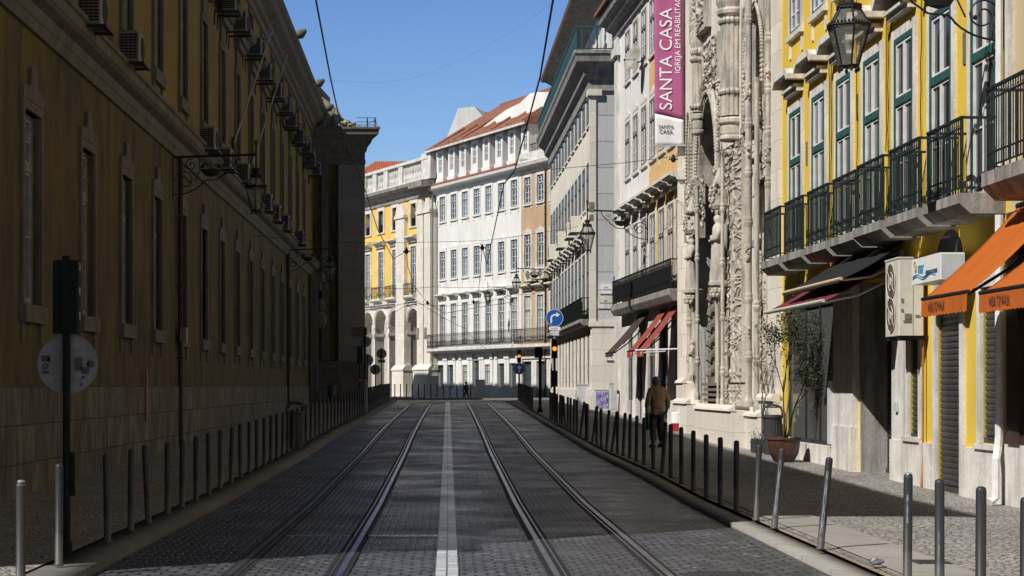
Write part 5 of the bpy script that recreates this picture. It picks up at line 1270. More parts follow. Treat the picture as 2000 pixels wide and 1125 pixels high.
m = MB(); m.lathe([(.095, 0), (.095, 1.15), (.05, 1.2)], (0, 0, 0), 14); m.build('casing', K['signback'], rt); m = MB(); m.lathe([(.04, 1.2), (.04, 3.1), (.01, 3.12)], (0, 0, 0), 10); m.build('post', K['iron'], rt)
m = MB(); m.disc((.02, .05, 2.6), .2, .01, (0, 1, 0), 24); m.build('sign_disc', K['signback'], rt)
# right signals
Yn = 61
r1 = signal(1083, 662, 700, Yn, 'traffic signal with amber light lit below a round blue right turn sign', True, True, box=True)
b = gz(Yn) + PZ; rsg = .30
def bluesign(parent, zc, r, arrow, y=-.03):
    m = MB(); m.disc((0, y + .006, zc), r, .008, (0, 1, 0), 40); d = m.build('blue_disc', K['blue'], parent)
    q = MB(); n = 40; v = []
    for i in range(n):
        a = 2 * math.pi * i / n; v += [(r * .955 * math.cos(a), y, zc + r * .955 * math.sin(a)), (r * 1.0 * math.cos(a), y, zc + r * math.sin(a))]
    q.add(v, [(2 * i, 2 * i + 1, (2 * i + 3) % (2 * n), (2 * i + 2) % (2 * n)) for i in range(n)]); q.build('white_rim', K['signwhite'], d)
    q = MB(); t = r * .1
    if arrow == 'up':
        q.prism([(-t, -.68 * r), (t, -.68 * r), (t, .12 * r), (.30 * r, -.02 * r), (.42 * r, .12 * r), (0, .66 * r), (-.42 * r, .12 * r), (-.30 * r, -.02 * r), (-t, .12 * r)], y - .006, y - .001)
    else:
        pts = [(-.38 * r - t, -.6 * r), (-.38 * r + t, -.6 * r), (-.38 * r + t, -.05 * r)]
        for i in range(7): a = math.pi - i * math.pi / 12; pts.append((.02 * r + .30 * r * math.cos(a), -.05 * r + .30 * r * math.sin(a)))
        pts += [(.22 * r, .25 * r), (.22 * r, .06 * r), (.62 * r, .36 * r), (.22 * r, .66 * r), (.22 * r, .45 * r)]
        for i in range(7): a = math.pi / 2 + i * math.pi / 12; pts.append((.02 * r + (.50 * r) * math.cos(a), -.05 * r + .50 * r * math.sin(a)))
        q.prism(pts, y - .006, y - .001)
    q.build('white_arrow', K['signwhite'], d, (0, 0, zc)); return d
m = MB(); pole(m, 0, .03, zz(662, Yn) - b, zz(606, Yn) - b, .03); m.build('upper_post', K['signback'], r1)
bluesign(r1, zz(621, Yn) - b, 17 * Yn / 3500, 'right')
for py0, py1, w_ in ((638, 645, 22), (647, 655, 18)):
    m = MB(); hw = w_ / 2 * Yn / 3500; m.box(-hw, hw, -.03, -.02, zz(py1, Yn) - b, zz(py0, Yn) - b); pl = m.build('sub_plate', K['signwhite'], r1)
    text('EXCETO' if py0 < 640 else 'CARRIS TAXI', .055, K['textdark'], pl, (0, -.032, (zz(py1, Yn) + zz(py0, Yn)) / 2 - b), FACE_CAM)
Yn2 = 95
r2 = signal(1014, 683, 708, Yn2, 'small far traffic signal with an amber arrow lit above a round blue straight ahead sign', True, True, arrow=True)
bluesign(r2, zz(720, Yn2) - gz(Yn2) - PZ, 11.5 * Yn2 / 3500, 'up', -.06)
# tall thick dark pole left of the right signal
Yt = 66; x = (1055 - CX) * Yt / 3500; rt = empty('signal_pole', (x, Yt, gz(Yt)), 0, 'thick dark pole with a boxy head standing alone at the right kerb of the junction', 'pole')
m = MB(); m.lathe([(.13, 0), (.12, .1), (.055, .3), (.055, 2.45)], (0, 0, 0), 14); m.build('post', K['irongreen'], rt)
m = MB(); m.bbox(-.2, .09, -.08, .1, 2.1, 2.5, .03); m.build('head_box', K['irongreen'], rt)
# ---- litter bins
def bin_(x, Y, label, k=18):
    rt = empty('litter_bin', (x, Y, gz(Y) + PZ), 0, label, 'litter bin'); m = MB(); n = 40; b = len(m.v)
    prof = [(.17, 0), (.175, .06), (.185, .1), (.2, .74), (.205, .78)]
    for r, z in prof:
        for j in range(n): a = 2 * math.pi * j / n; rr = r * (1 - (.035 if j % 2 and .05 < z < .75 else 0)); m.v.append((rr * math.cos(a), rr * math.sin(a), z))
    for i in range(len(prof) - 1):
        for j in range(n): p = b + i * n + j; q = b + i * n + (j + 1) % n; m.f.append((p, q, q + n, p + n))
    m.lathe([(.215, .76), (.22, .79), (.215, .82), (.18, .83), (.17, .79)], (0, 0, 0), 30); m.build('bin_body', K['binplastic'], rt)
    m = MB(); m.tube([(-.20, 0, .78), (-.20, 0, .9), (-.17, 0, .975), (-.1, 0, 1.02), (0, 0, 1.035), (.1, 0, 1.02), (.17, 0, .975), (.20, 0, .9), (.20, 0, .78)], .022, 8); m.box(-.19, .19, -.02, .02, .97, 1.0); m.build('arched_handle', K['binplastic'], rt)
    return rt
bin_(6.72, 37.1, 'dark grey ribbed litter bin with arched handle beside the brown plant pot')
o = bin_((577 - CX) * 40 / 3500, 40, 'dark litter bin with arched handle standing in the left bollard row')
bin_((648 - CX) * 84 / 3500, 84, 'small dark litter bin at the foot of the corner pavilion')
# ---- potted tree
Yt = 34.3; xt = (1531 - CX) * Yt / 3500; zt = gz(Yt) + PZ
rt = empty('potted_tree', (xt, Yt, zt), 0, 'small leafy tree in a round brown glazed pot by the shop window', 'potted tree')
m = MB(); m.lathe([(.17, 0), (.2, .03), (.27, .16), (.305, .32), (.31, .41), (.335, .43), (.335, .47), (.31, .475), (.29, .44), (.05, .41)], (0, 0, 0), 32); m.build('pot', K['terra'], rt, smooth=False)
random.seed(31)
def branchy(m, p, d, ln, r, depth, ends, spread=.5, up=.25):
    n = 5; pts = [p]; q = Vector(p); dd = Vector(d)
    for i in range(n): dd = (dd + Vector((random.uniform(-1, 1), random.uniform(-1, 1), random.uniform(-.4, .8))) * .14).normalized(); q = q + dd * ln / n; pts.append(q.copy())
    m.tube(pts, [r * (1 - .45 * i / n) for i in range(n + 1)], 6); ends.append((q.copy(), depth))
    if depth > 0:
        for _ in range(random.choice((2, 3, 3))):
            nd_ = (dd + Vector((random.uniform(-1, 1), random.uniform(-1, 1), random.uniform(-.6, .9))) * spread + Vector((0, 0, up))).normalized(); s_ = pts[random.choice((3, 4, 5))]
            branchy(m, s_, nd_, ln * random.uniform(.55, .8), r * .55, depth - 1, ends, spread, up)
m = MB(); ends = []
for dx in (-.02, .03, .0): branchy(m, Vector((.02 + dx, dx, .42)), Vector((.12 + dx * 2, 0, 1)).normalized(), 1.15, .022, 3, ends, .42, .25)
m.build('trunk', K['bark'], rt, smooth=True)
K['leaf'] = plain('small_green_leaf', (.045, .062, .022), .5, var=.5, vs=6)
K['leaf2'] = plain('pale_green_leaf', (.085, .10, .045), .5, var=.4, vs=6)
def leaves(name, mat, pts, n, rad, parent, size=.03):
    m = MB()
    for i in range(n):
        c = random.choice(pts); p = Vector(c) + Vector([random.gauss(0, rad) for _ in range(3)]); a = Vector([random.gauss(0, 1) for _ in range(3)]).normalized(); b_ = a.cross(Vector([random.gauss(0, 1) for _ in range(3)])).normalized()
        s_ = size * random.uniform(.6, 1.3); t = a * s_; u = b_ * s_ * .42; nn = a.cross(b_) * s_ * .15
        m.add([p - t, p - t * .2 + u + nn, p + t, p - t * .2 - u + nn], [(0, 1, 2, 3)])
    return m.build(name, mat, parent)
crown = [Vector((.32 + random.gauss(0, .13), random.gauss(0, .16), random.uniform(1.45, 2.9))) for _ in range(44)]
crown = [Vector((c.x + (.1 if c.z < 2 else -.06), c.y, c.z)) for c in crown] + [e[0] for e in ends if e[0].z > 1.3 and e[1] < 2]
crown = [c for c in crown if c.z < 3.05] + [Vector((.72, -.1, 1.5)), Vector((.75, -.1, 1.32)), Vector((-.25, 0, 1.75)), Vector((-.22, 0, 2.05)), Vector((-.18, 0, 2.5))]
leaves('foliage', K['leaf'], crown, 3900, .07, rt); leaves('pale_leaves', K['leaf2'], crown, 700, .085, rt)
# bare shrub in a pot behind the bin
Yb = 38.0; rt = empty('bare_shrub', ((1487 - CX) * Yb / 3500, Yb, gz(Yb) + PZ), 0, 'leafless twiggy shrub in a square planter against the church base', 'shrub')
m = MB(); ends = []
for k in range(4): branchy(m, Vector((random.uniform(-.04, .04), 0, .2)), Vector((random.uniform(-.15, .15), 0, 1)).normalized(), .95, .016, 3, ends, .45, .55)
m.build('twigs', K['bark'], rt, smooth=True)
m = MB(); m.bbox(-.2, .2, -.2, .2, 0, .3, .02); m.build('planter', K['binplastic'], rt); leaves('low_leaves', K['leaf2'], [Vector((-.12, -.15, .38)), Vector((.05, -.15, .35)), Vector((-.15, -.1, .32))], 160, .07, rt, .022)
# ---- cabinets
def cabinet(px, Y, w_, h, label, graf=False, x=None, dep=.35):
    x = (px - CX) * Y / 3500; rt = empty('utility_cabinet', (x, Y, gz(Y) + PZ), 0, label, 'cabinet'); m = MB()
    m.bbox(-w_ / 2, w_ / 2, 0, dep, .05, h, .02); m.box(-w_ / 2 - .02, w_ / 2 + .02, -.02, dep + .02, 0, .06); m.box(-w_ / 2 - .015, w_ / 2 + .015, -.015, dep + .02, h, h + .03); m.build('housing', K['greyplastic'], rt)
    m = MB(); m.box(-w_ / 2 + .03, w_ / 2 - .03, -.012, 0, .12, h - .06); m.build('door', K['graffiti'] if graf else K['greyplastic'], rt)
    m = MB(); m.box(w_ / 2 - .09, w_ / 2 - .06, -.03, -.012, h * .5, h * .62); m.build('handle', K['iron'], rt)
gm, t, b_ = newmat('graffiti_covered_panel'); v = coords(t, (1, 1, 1)); wv = nd(t, 'ShaderNodeTexWave'); wv.inputs['Scale'].default_value = 3; wv.inputs['Distortion'].default_value = 14; wv.inputs['Detail'].default_value = 2; t.links.new(v, wv.inputs['Vector'])
t.links.new(mix(t, ramp(t, [(.42, 0.), (.5, 1.)], wv.outputs['Fac']), mix(t, ramp(t, [(.45, 0.), (.55, 1.)], noi(t, v, 5)), (.08, .05, .25), (.5, .5, .62)), (.22, .18, .42)), b_.inputs['Base Color']); K['graffiti'] = gm
cabinet(1140, 71.5, .5, .95, 'pale grey utility cabinet against the cream building wall')
cabinet(1176, 67.6, .52, .78, 'utility cabinet covered with purple graffiti by the grey end wall', True)
cabinet(1201, 66, .36, 1.05, 'narrow pale grey cabinet right of the graffiti covered one')
cabinet(938, 130, .7, 1.25, 'wide light cabinet before the middle of the long white block')
cabinet(845, 140, .9, 1.6, 'grey cabinet at the foot of the arcaded palace corner')
# ---- red and white barrel, green board
Yk = 48.3; rt = empty('barrel_planter', ((1321 - CX) * Yk / 3500, Yk, gz(Yk) + PZ), 0, 'white and red painted tapered tub standing by the church base', 'tub')
m = MB(); m.lathe([(.10, 0), (.11, .02), (.135, .22)], (0, 0, 0), 18); m.build('red_base', plain('red_plastic', (.36, .02, .025), .5), rt); m = MB(); m.lathe([(.135, .22), (.135, .5), (.12, .52)], (0, 0, 0), 18); m.build('white_top', K['clothwhite'], rt)
Yk = 49.0; rt = empty('display_board', ((1268 - CX) * Yk / 3500, Yk, gz(Yk) + PZ), .25, 'dark green folding display board behind the man', 'display board')
m = MB(); m.prism([(-.02, 0), (.02, 0), (.16, 1.02), (.12, 1.02)], -.02, .5, 'x'); m.build('front_panel', K['greenpaint'], rt); m = MB(); m.prism([(.3, 0), (.34, 0), (.16, 1.0), (.12, 1.0)], -.02, .5, 'x'); m.build('rear_panel', K['greenpaint'], rt)
# ---- manhole, grate, litter
m = MB(); m.lathe([(.36, 0), (.36, .006), (.33, .007), (.33, .004), (.0, .004)], (0, 0, 0), 36)
for i in range(-5, 6):
    for j in range(-5, 6):
        if i * i + j * j < 26: m.box(i * .055 - .015, i * .055 + .015, j * .055 - .015, j * .055 + .015, .004, .009)
Ym = 15.4; o = m.build('manhole_cover', K['binplastic'], None, ((1415 - CX) * Ym / 3500, Ym, .022)); tag(o, 'round iron manhole cover in the road at the bottom edge', 'manhole cover')
m = MB()
for i in range(7): m.box(-.12, .12, i * .05, i * .05 + .02, 0, .006)
m.box(-.15, -.12, -.03, .34, 0, .006); m.box(.12, .15, -.03, .34, 0, .006); Ym = 15.8; o = m.build('drain_grate', K['binplastic'], None, ((1812 - CX) * Ym / 3500, Ym - .25, .112)); tag(o, 'slotted drain grate in the sunny mosaic pavement', 'grate')
m = MB(); random.seed(2); m.ball((0, 0, .03), .05, 8, .6, 1.4); m.v = [(x + random.uniform(-.012, .012), y + random.uniform(-.01, .01), max(0, z + random.uniform(-.012, .012))) for x, y, z in m.v]; Ym = 15.3; o = m.build('crumpled_foil', K['scuff'], None, ((1712 - CX) * Ym / 3500, Ym, .125)); tag(o, 'crumpled scrap of silver foil lying on the slabs near the kerb', 'litter')
# ---- air conditioners on the palace
def ac_me():
    m = MB(); m.bbox(-.32, .32, .22, .58, 0, .56, .02); A = m.me('ac_housing', K['acgrey'])
    g_ = MB()
    for i in range(9): g_.box(.321, .332, .25, .55, .05 + i * .052, .075 + i * .052)
    for i in range(4): g_.box(.333, .338, .26 + i * .08, .275 + i * .08, .05, .5)
    g_.disc((-.05, .585, .28), .21, .01, (0, 1, 0), 20); B = g_.me('ac_grille', K['dark'])
    k = MB(); k.box(-.34, -.30, -.02, .66, -.06, -.01); k.box(.30, .34, -.02, .66, -.06, -.01); k.box(-.38, .38, .62, .68, -.06, -.012); k.box(-.34, -.3, 0, .03, -.4, -.06); k.box(.3, .34, 0, .03, -.4, -.06); Cc = k.me('ac_bracket', K['iron'])
    return A, B, Cc
ACM = ac_me()
def palace_ac(px, py, label, grp, dz=-.28):
    Y = 3500 * (-LA - .4) / (875 - px + 3500 * LB); s = L.s(Y); z = EYE + (HY - py) * Y / 3500
    p = L.w(s, 0, z + dz); o = empty('air_conditioner', p, L.rz, label, 'air conditioner', grp)
    link('housing', ACM[0], o); link('grille', ACM[1], o); link('bracket', ACM[2], o)
lows = [(182, 20), (258, 95), (408, 272), (440, 311), (476, 339), (521, 396), (538, 417), (556, 435), (585, 464)]
for i, (a, b_) in enumerate(lows): palace_ac(a, b_, 'dusty air conditioner on the palace at lower sill level, %s from the left' % nth(i), 'air conditioners low on the palace')
ups = [(450, 4), (471, 45), (501, 93), (520, 142), (541, 178), (559, 206), (571, 236), (586, 268), (600, 287), (609, 314), (619, 331)]
for i, (a, b_) in enumerate(ups): palace_ac(a, b_, 'dusty air conditioner high above the window hoods of the palace, %s from the left' % nth(i), 'air conditioners high on the palace')
# big two fan unit on the yellow house
rt = empty('air_conditioner', (6.98, 27.0, 2.42), 0, 'large ivory two fan air conditioner hanging beside the white shop sign', 'air conditioner')
m = MB(); m.bbox(-.19, .19, 0, .82, 0, 1.17, .015); m.box(-.20, .20, -.008, .83, 1.16, 1.185); m.build('housing', K['acwhite'], rt)
m = MB()
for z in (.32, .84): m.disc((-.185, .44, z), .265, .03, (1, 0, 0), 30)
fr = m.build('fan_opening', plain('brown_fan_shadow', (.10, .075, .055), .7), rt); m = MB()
for z in (.32, .84):
    for r in (.14, .265): m.tube([(-.203, .44 + r * math.cos(t * math.pi / 14), z + r * math.sin(t * math.pi / 14)) for t in range(29)], .006, 4, cap=False)
    m.disc((-.204, .44, z), .06, .012, (1, 0, 0), 16)
    for k in range(2): a = math.pi * k / 2 + .7; m.tube([(-.205, .44 - .26 * math.cos(a), z - .26 * math.sin(a)), (-.205, .44 + .26 * math.cos(a), z + .26 * math.sin(a))], .004, 4)
m.build('fan_guard', K['acwhite'], rt); m = MB()
m.box(.02, .022, -.012, -.008, .02, 1.15); m.box(-.12, .0, -.012, -.008, .2, .23); m.box(-.1, -.0, -.011, -.008, .24, .33); m.box(-.155, -.12, -.012, -.008, .5, .56); m.box(.06, .13, -.012, -.008, .28, .31); m.box(-.155, -.12, -.012, -.008, .36, .40); m.build('panel_seams', K['acgrey'], rt)
m = MB(); m.box(-.2, .3, .05, .1, -.06, 0); m.box(-.2, .3, .7, .75, -.06, 0); m.build('bracket', K['iron'], rt)
# small units on cream and tan buildings
def small_ac(F, s, z, sc, label, mat='acwhite'):
    p = F.w(s, 0, z); o = empty('air_conditioner', p, F.rz, label, 'air conditioner', 'small air conditioners on the far facades'); m = MB(); m.bbox(-.45 * sc, .45 * sc, .15, .55, 0, .65 * sc, .02); m.build('housing', K[mat], o); m = MB(); m.disc((0, .555, .33 * sc), .24 * sc, .01, (0, 1, 0), 18); m.build('fan_grille', K['acgrey'], o); m = MB(); m.box(-.5 * sc, .5 * sc, .0, .6, -.07, -.01); m.build('bracket', K['iron'], o)
small_ac(Cr, cs(73.5), 7.95, 1.0, 'cream air conditioner nearest the lantern on the cream building hoods'); small_ac(Cr, cs(75.6), 7.9, 1.0, 'boxy air conditioner second along the cream building hoods'); small_ac(Cr, cs(81), 7.9, 1.1, 'white air conditioner third along the cream building hoods'); small_ac(Cr, cs(87), 7.8, 1.1, 'small white air conditioner farthest along the cream building hoods')
small_ac(Tn, Tn.sp(1044), 9.3, 1.3, 'white air conditioner left of the pair on the tan building'); small_ac(Tn, Tn.sp(1068), 9.4, 1.3, 'white air conditioner right of the pair on the tan building')
# ---- flagpoles
for i, (b0, b1, Y) in enumerate((((455, 285), (530, 62), 51.5), ((490, 325), (560, 110), 57.0))):
    p, q = P(*b0, Y), P(*b1, Y); rt = empty('flagpole', p, 0, ['bare grey flagpole slanting up from the palace, the left one of two', 'bare grey flagpole slanting up from the palace, the right one of two'][i], 'flagpole', 'flagpoles on the palace')
    m = MB(); m.tube([(0, 0, 0), q - p], [.035, .022], 8); m.ball(q - p, .04, 8); m.build('pole', K['dimframe'], rt)
    m = MB(); wx = wl(Y) - p.x; m.tube([(0, 0, .02), (wx * .5, 0, .12), (wx, 0, .05)], .02, 6); m.tube([(0, 0, -.1), (wx, 0, -.1)], .02, 6); m.lathe([(.05, -.15), (.05, .25)], (0, 0, 0), 10); m.build('bracket', K['iron'], rt)
# ---- wall lanterns
def spiral(c, r0, turns, a0, sgn=1, n=26):
    return [(c[0] + r0 * (1 - .82 * i / n) * math.cos(a0 + sgn * turns * 2 * math.pi * i / n), 0, c[1] + r0 * (1 - .82 * i / n) * math.sin(a0 + sgn * turns * 2 * math.pi * i / n)) for i in range(n + 1)]
def lantern(wall_p, reach, dirn, label, zarm, lamp_drop=.25, sc=1.0, extra=False):
    """wall_p: world point on the wall; dirn: unit vector out of the wall; local +x points outward"""
    rz = math.atan2(dirn.y, dirn.x); rt = empty('wall_lantern', (wall_p.x, wall_p.y, zarm), rz, label, 'street lamp', 'wrought iron wall lanterns')
    m = MB(); m.tube([(0, 0, 0), (reach, 0, .06)], .026, 8); m.box(-.03, .03, -.05, .05, -.95, .15); m.tube([(.0, 0, .2), (.03, 0, .1), (.0, 0, 0)], .02, 6)
    m.tube([(0.03, 0, -.85)] + [(.03 + .75 * math.sin(t * math.pi / 20), 0, -.85 + .55 * (1 - math.cos(t * math.pi / 20))) for t in range(1, 8)] + [(.75, 0, -.52), (1.0, 0, -.50), (1.2, 0, -.36), (1.45, 0, -.1), (reach * .78, 0, .03)], .015, 6)
    m.tube(spiral((.27, -.52), .23, 1.6, 3.3, -1), .013, 6); m.tube(spiral((.42, -.17), .14, 1.4, 1.2, 1), .012, 6); m.tube(spiral((.14, -.15), .10, 1.4, 2.2, -1), .010, 6); m.tube(spiral((1.25, -.12), .07, 1.3, 0, 1), .009, 5)
    m.tube([(.5, 0, -.55), (.62, 0, -.3), (.6, 0, -.05)], .012, 6); m.ball((.37, 0, -.55), .035, 6); m.ball((.40, 0, -.15), .03, 6)
    # little ship emblem with two birds
    m.lathe([(.02, -.44), (.14, -.40), (.20, -.30), (.21, -.27)], (.86, 0, 0), 12, 1.1, .35)
    m.tube([(.86, 0, -.28), (.86, 0, -.1)], .012, 5); m.ball((.68, 0, -.2), .05, 6); m.ball((1.04, 0, -.2), .05, 6); m.tube([(.62, 0, -.24), (.72, 0, -.14), (.80, 0, -.18)], .018, 5); m.tube([(1.12, 0, -.28), (1.02, 0, -.14), (.93, 0, -.18)], .018, 5)
    m.build('bracket', K['iron'], rt)
    x = reach; zt = -.28; k = 6; S = .235 * sc
    lt = MB(); lt.tube([(x, 0, .32), (x, 0, -.3)], .022, 8); lt.ball((x, 0, .33), .04, 8, 1.6); lt.lathe([(.03, 0), (.09, -.03), (.1, -.06), (.06, -.1), (.075, -.13), (.12, -.17), (.14, -.22)], (x, 0, zt + .05), 12)
    z1, z2, z3 = zt - .16, zt - .40, zt - .92
    r1, r2, r3 = .13 * sc, S * 1.08, .115 * sc
    def ring(r, z, t_, mm=lt):
        pts = [(x + r * math.cos(math.pi * (2 * j + 1) / k), r * math.sin(math.pi * (2 * j + 1) / k), z) for j in range(k + 1)]; mm.tube(pts, t_, 5)
    ring(r1, z1, .016); ring(r2, z2, .022); ring(r3, z3, .014); ring(r1 * 1.1, z1 - .0, .02)
    for j in range(k):
        a = math.pi * (2 * j + 1) / k; c_, s_ = math.cos(a), math.sin(a)
        lt.tube([(x + r1 * c_, r1 * s_, z1), (x + r2 * c_, r2 * s_, z2), (x + r3 * c_, r3 * s_, z3)], .013, 5); lt.ball((x + r3 * c_, r3 * s_, z3 - .05), .022, 6, 1.7)
        a2 = math.pi * (2 * j + 3) / k; n = 6          # cresting
        for R_, z_ in ((r2 * 1.04, z2), (r1 * 1.12, z1)):
            for q in range(n):
                f = (q + .5) / n; px_ = x + R_ * (math.cos(a) * (1 - f) + math.cos(a2) * f); py_ = R_ * (math.sin(a) * (1 - f) + math.sin(a2) * f); lt.ball((px_, py_, z_ + .03), .016, 5, 1.7)
    lt.lathe([(r3 * .9, z3 - .02), (r3 * .9, z3), (.02, z3 + .01)], (x, 0, 0), 6, a0=math.pi / 6)
    h_ = lt.build('lantern_frame', K['iron'], rt)
    gl = MB()
    for j in range(k):
        a, a2 = math.pi * (2 * j + 1) / k, math.pi * (2 * j + 3) / k
        P0 = lambda r, z, an: (x + r * .97 * math.cos(an), r * .97 * math.sin(an), z)
        gl.quad(P0(r2, z2, a), P0(r2, z2, a2), P0(r1, z1, a2), P0(r1, z1, a)); gl.quad(P0(r3, z3, a), P0(r3, z3, a2), P0(r2, z2, a2), P0(r2, z2, a))
    gl.build('glass', K['lampglass'], h_)
    bl = MB(); bl.lathe([(.12, z2 + .05), (.14, z2 + .01), (.05, z2 + .07)], (x, 0, 0), 12); bl.build('reflector', K['acwhite'], h_)
    if extra:
        e = MB(); e.bbox(x - .22, x - .06, -.08, .1, .0, .32, .02); e.box(x - .2, x - .06, -.05, .05, -.28, -.08); e.build('antenna_box', K['acgrey'], rt)
    return rt
def wp(F, Y): p = F.w(F.s(Y), 0, 0); return p, Vector((F.n.x, F.n.y, 0))
p, n_ = wp(L, 40.4); lantern(p, 1.88, n_, 'large black lantern on a scrolled bracket on the palace wall, nearest on the left', 6.82)
p, n_ = wp(L, 70.9); lantern(p, 1.75, n_, 'smaller looking black lantern on the palace wall before the corner pavilion', 7.05)
p, n_ = wp(Wo, 56.6); lantern(p, 1.93, n_, 'black lantern with a boxy antenna on its arm, on the peeling white and ochre house', 7.15, extra=True)
p, n_ = wp(Yh, 23.7); lantern(p, 2.05, n_, 'big black lantern hanging before the yellow house at the top right', 7.08, sc=1.12)
p, n_ = wp(Cr, 93.4); lantern(p, 1.8, n_, 'far lantern on the end of the cream corner building, above the blue turn sign', 7.75)
p, n_ = wp(Wf, farY(1000)); lantern(p, 2.0, n_, 'far lantern hanging before the white block, left of the other far lantern', 9.0)
# ---- awnings
def awning(name, F, Yf, Yn, pr, zt, zb, mat, label, val=.2, lab=None, frame='iron', txt=None, txm='textbrown', grp=None, w0=.02, sag=.0):
    a, b = sorted((F.s(Yf), F.s(Yn))); p = F.w((a + b) / 2, 0, 0); rt = empty(name, (p.x, p.y, 0), F.rz, label, 'awning', grp); hw = (b - a) / 2
    m = MB(); nx, ny = 16, 12; base = 0
    for j in range(ny + 1):
        t = j / ny
        for i in range(nx + 1):
            x = -hw + 2 * hw * i / nx; z = zt + (zb - zt) * t - .05 * math.sin(math.pi * t) - .012 * math.sin(i * 2.1 + t * 2) * t * (1 - t) * 4; m.v.append((x, w0 + (pr - w0) * t, z))
    for j in range(ny):
        for i in range(nx): k = j * (nx + 1) + i; m.f.append((k, k + 1, k + nx + 2, k + nx + 1))
    cnp = m.build('canopy', mat, rt, smooth=True)
    mo = cnp.modifiers.new('t', 'SOLIDIFY'); mo.thickness = .006
    if val:
        m = MB(); n = 24
        for i in range(n + 1):
            x = -hw + 2 * hw * i / n; m.v += [(x, pr + .012, zb), (x, pr + .02 + .006 * math.sin(i * 1.3), zb - val + .008 * math.cos(i * math.pi))]
        for i in range(n): m.f.append((2 * i, 2 * i + 1, 2 * i + 3, 2 * i + 2))
        vo = m.build('valance', mat, rt)
        mo = vo.modifiers.new('t', 'SOLIDIFY'); mo.thickness = .004
        if txt: text(txt[0], txt[1], K[txm], vo, (txt[2], pr + .034, zb - val * .52), (R(90), 0, math.pi), ext=.001, sx=txt[3])
    m = MB(); m.tube([(-hw, pr, zb + .01), (hw, pr, zb + .01)], .028, 8); m.build('front_bar', K[frame], rt); m = MB(); m.tube([(-hw, w0, zt), (hw, w0, zt)], .045, 8); m.build('roller', K[frame], rt)
    m = MB()
    for sx in (-1, 1): m.tube([(sx * (hw - .08), .03, zt - .35), (sx * (hw - .35), pr * .5, (zt + zb) / 2 - .28), (sx * (hw - .08), pr - .03, zb - .01)], .02, 6)
    m.build('folding_arm', K[frame], rt); return rt
awning('awning', Bg, 23.05, 21.2, 1.26, 3.97, 2.76, K['orange'], 'large orange shop awning with brown lettering on its valance, the left one', .22, txt=('WOK TO WALK', .17, .25, .55))
awning('awning', Bg, 20.75, 19.2, 1.26, 3.75, 2.72, K['orange'], 'orange shop awning with brown lettering cut by the right edge', .22, txt=('WOK TO WALK', .17, .05, .55))
awning('awning', Yh, 33.0, 28.4, 1.28, 3.78, 3.0, K['maroon'], 'maroon awning with pale front bar, low beneath the black one', .0, frame='acwhite')
awning('awning', Yh, 32.1, 27.9, 1.12, 4.0, 3.32, K['black'], 'faded black awning with cream edge stretched under the balconies', .05, frame='beige')
awning('awning', Wo, 58.3, 56.5, 1.1, 3.98, 2.72, K['browncanvas'], 'narrow dark brown awning at the corner of the peeling white house', .12)
awning('awning', Wo, 54.2, 53.0, 1.02, 3.95, 2.7, K['redcanvas'], 'red awning with a small white letter, the left of two', .17, txt=('M', .15, -.3, .9), txm='text', grp='red awnings')
awning('awning', Wo, 52.4, 51.15, 1.02, 3.95, 2.68, K['redcanvas'], 'red awning with small white lettering, the right of two beside the church', .17, txt=('DM', .15, -.3, .9), txm='text', grp='red awnings')
m = MB(); m.tube([P(1240, 684, 51.0), P(1337, 681, 50.6)], .022, 8); m.tube([P(1240, 690, 53.0), P(1300, 686, 53.0)], .018, 8); o = m.build('awning_rod', K['whitepaint']); tag(o, 'thin white horizontal rod running from under the red awnings to the church wall', 'rod')
# ---- projecting shop sign
rt = empty('shop_sign', (6.95, 24.7, 3.13), 0, 'white box sign with blue wave logo and sea shop name, by the ivory air conditioner', 'shop sign')
m = MB(); m.box(-.17, .17, 0, 1.5, 0, .37); m.build('sign_box', K['signwhite'], rt)
m = MB(); m.box(-.15, .15, -.006, 0, .02, .35); m.build('end_panel', K['greyplastic'], rt); FS = (R(90), 0, R(-90))
text('mar', .26, K['textblue'], rt, (-.176, .98, .22), FS, sx=.75); text('s', .2, K['tan'], rt, (-.176, 1.26, .24), FS); text('ARTESANATO & SOUVENIRS', .085, K['textdark'], rt, (-.176, .42, .13), FS, sx=.55)
m = MB()
m.tube([(-.176, 1.27 + .06 * math.cos(t * math.pi / 8), .26 + .075 * math.sin(t * math.pi / 8)) for t in range(17)], .012, 5); m.build('logo_ring', K['tan'], rt)
m = MB()
for dz in (0, .03): m.tube([(-.175, 1.42 - .11 * i, .08 + dz + .028 * math.sin(i * .9)) for i in range(12)], .007, 5)
m.build('wave_line', K['textblue'], rt)
m = MB(); m.box(.17, .42, .3, .36, .15, .2); m.box(.17, .42, 1.1, 1.16, .15, .2); m.build('bracket', K['iron'], rt)
# ---- banner
Yb = 50.2; c = P(1305, 0, Yb); rt = empty('church_banner', (c.x, Yb, 8.4), 0, 'tall magenta and white vertical banner hanging beside the church', 'banner')
W0 = .40; ztop = 5.4
def bannermesh(poly, y=0): 
    m = MB(); n = len(poly); return m
m = MB(); nx = 10; zs_ = lambda x: .88 + .02 - .18 * (x + W0) / (2 * W0)
def cloth(z0f, z1f, nz):
    m = MB()
    for j in range(nz + 1):
        for i in range(nx + 1):
            x = -W0 + 2 * W0 * i / nx; z = z0f(x) + (z1f(x) - z0f(x)) * j / nz; m.v.append((x + .035 - .02 * z / ztop * 2, .007 * math.sin(x * 14 + z * .5) + .003 * math.sin(z * 2.3), z))
    for j in range(nz):
        for i in range(nx): k = j * (nx + 1) + i; m.f.append((k, k + 1, k + nx + 2, k + nx + 1))
    return m
o = cloth(zs_, lambda x: ztop, 30).build('magenta_cloth', K['magenta'], rt, smooth=True); o.modifiers.new('t', 'SOLIDIFY').thickness = .004
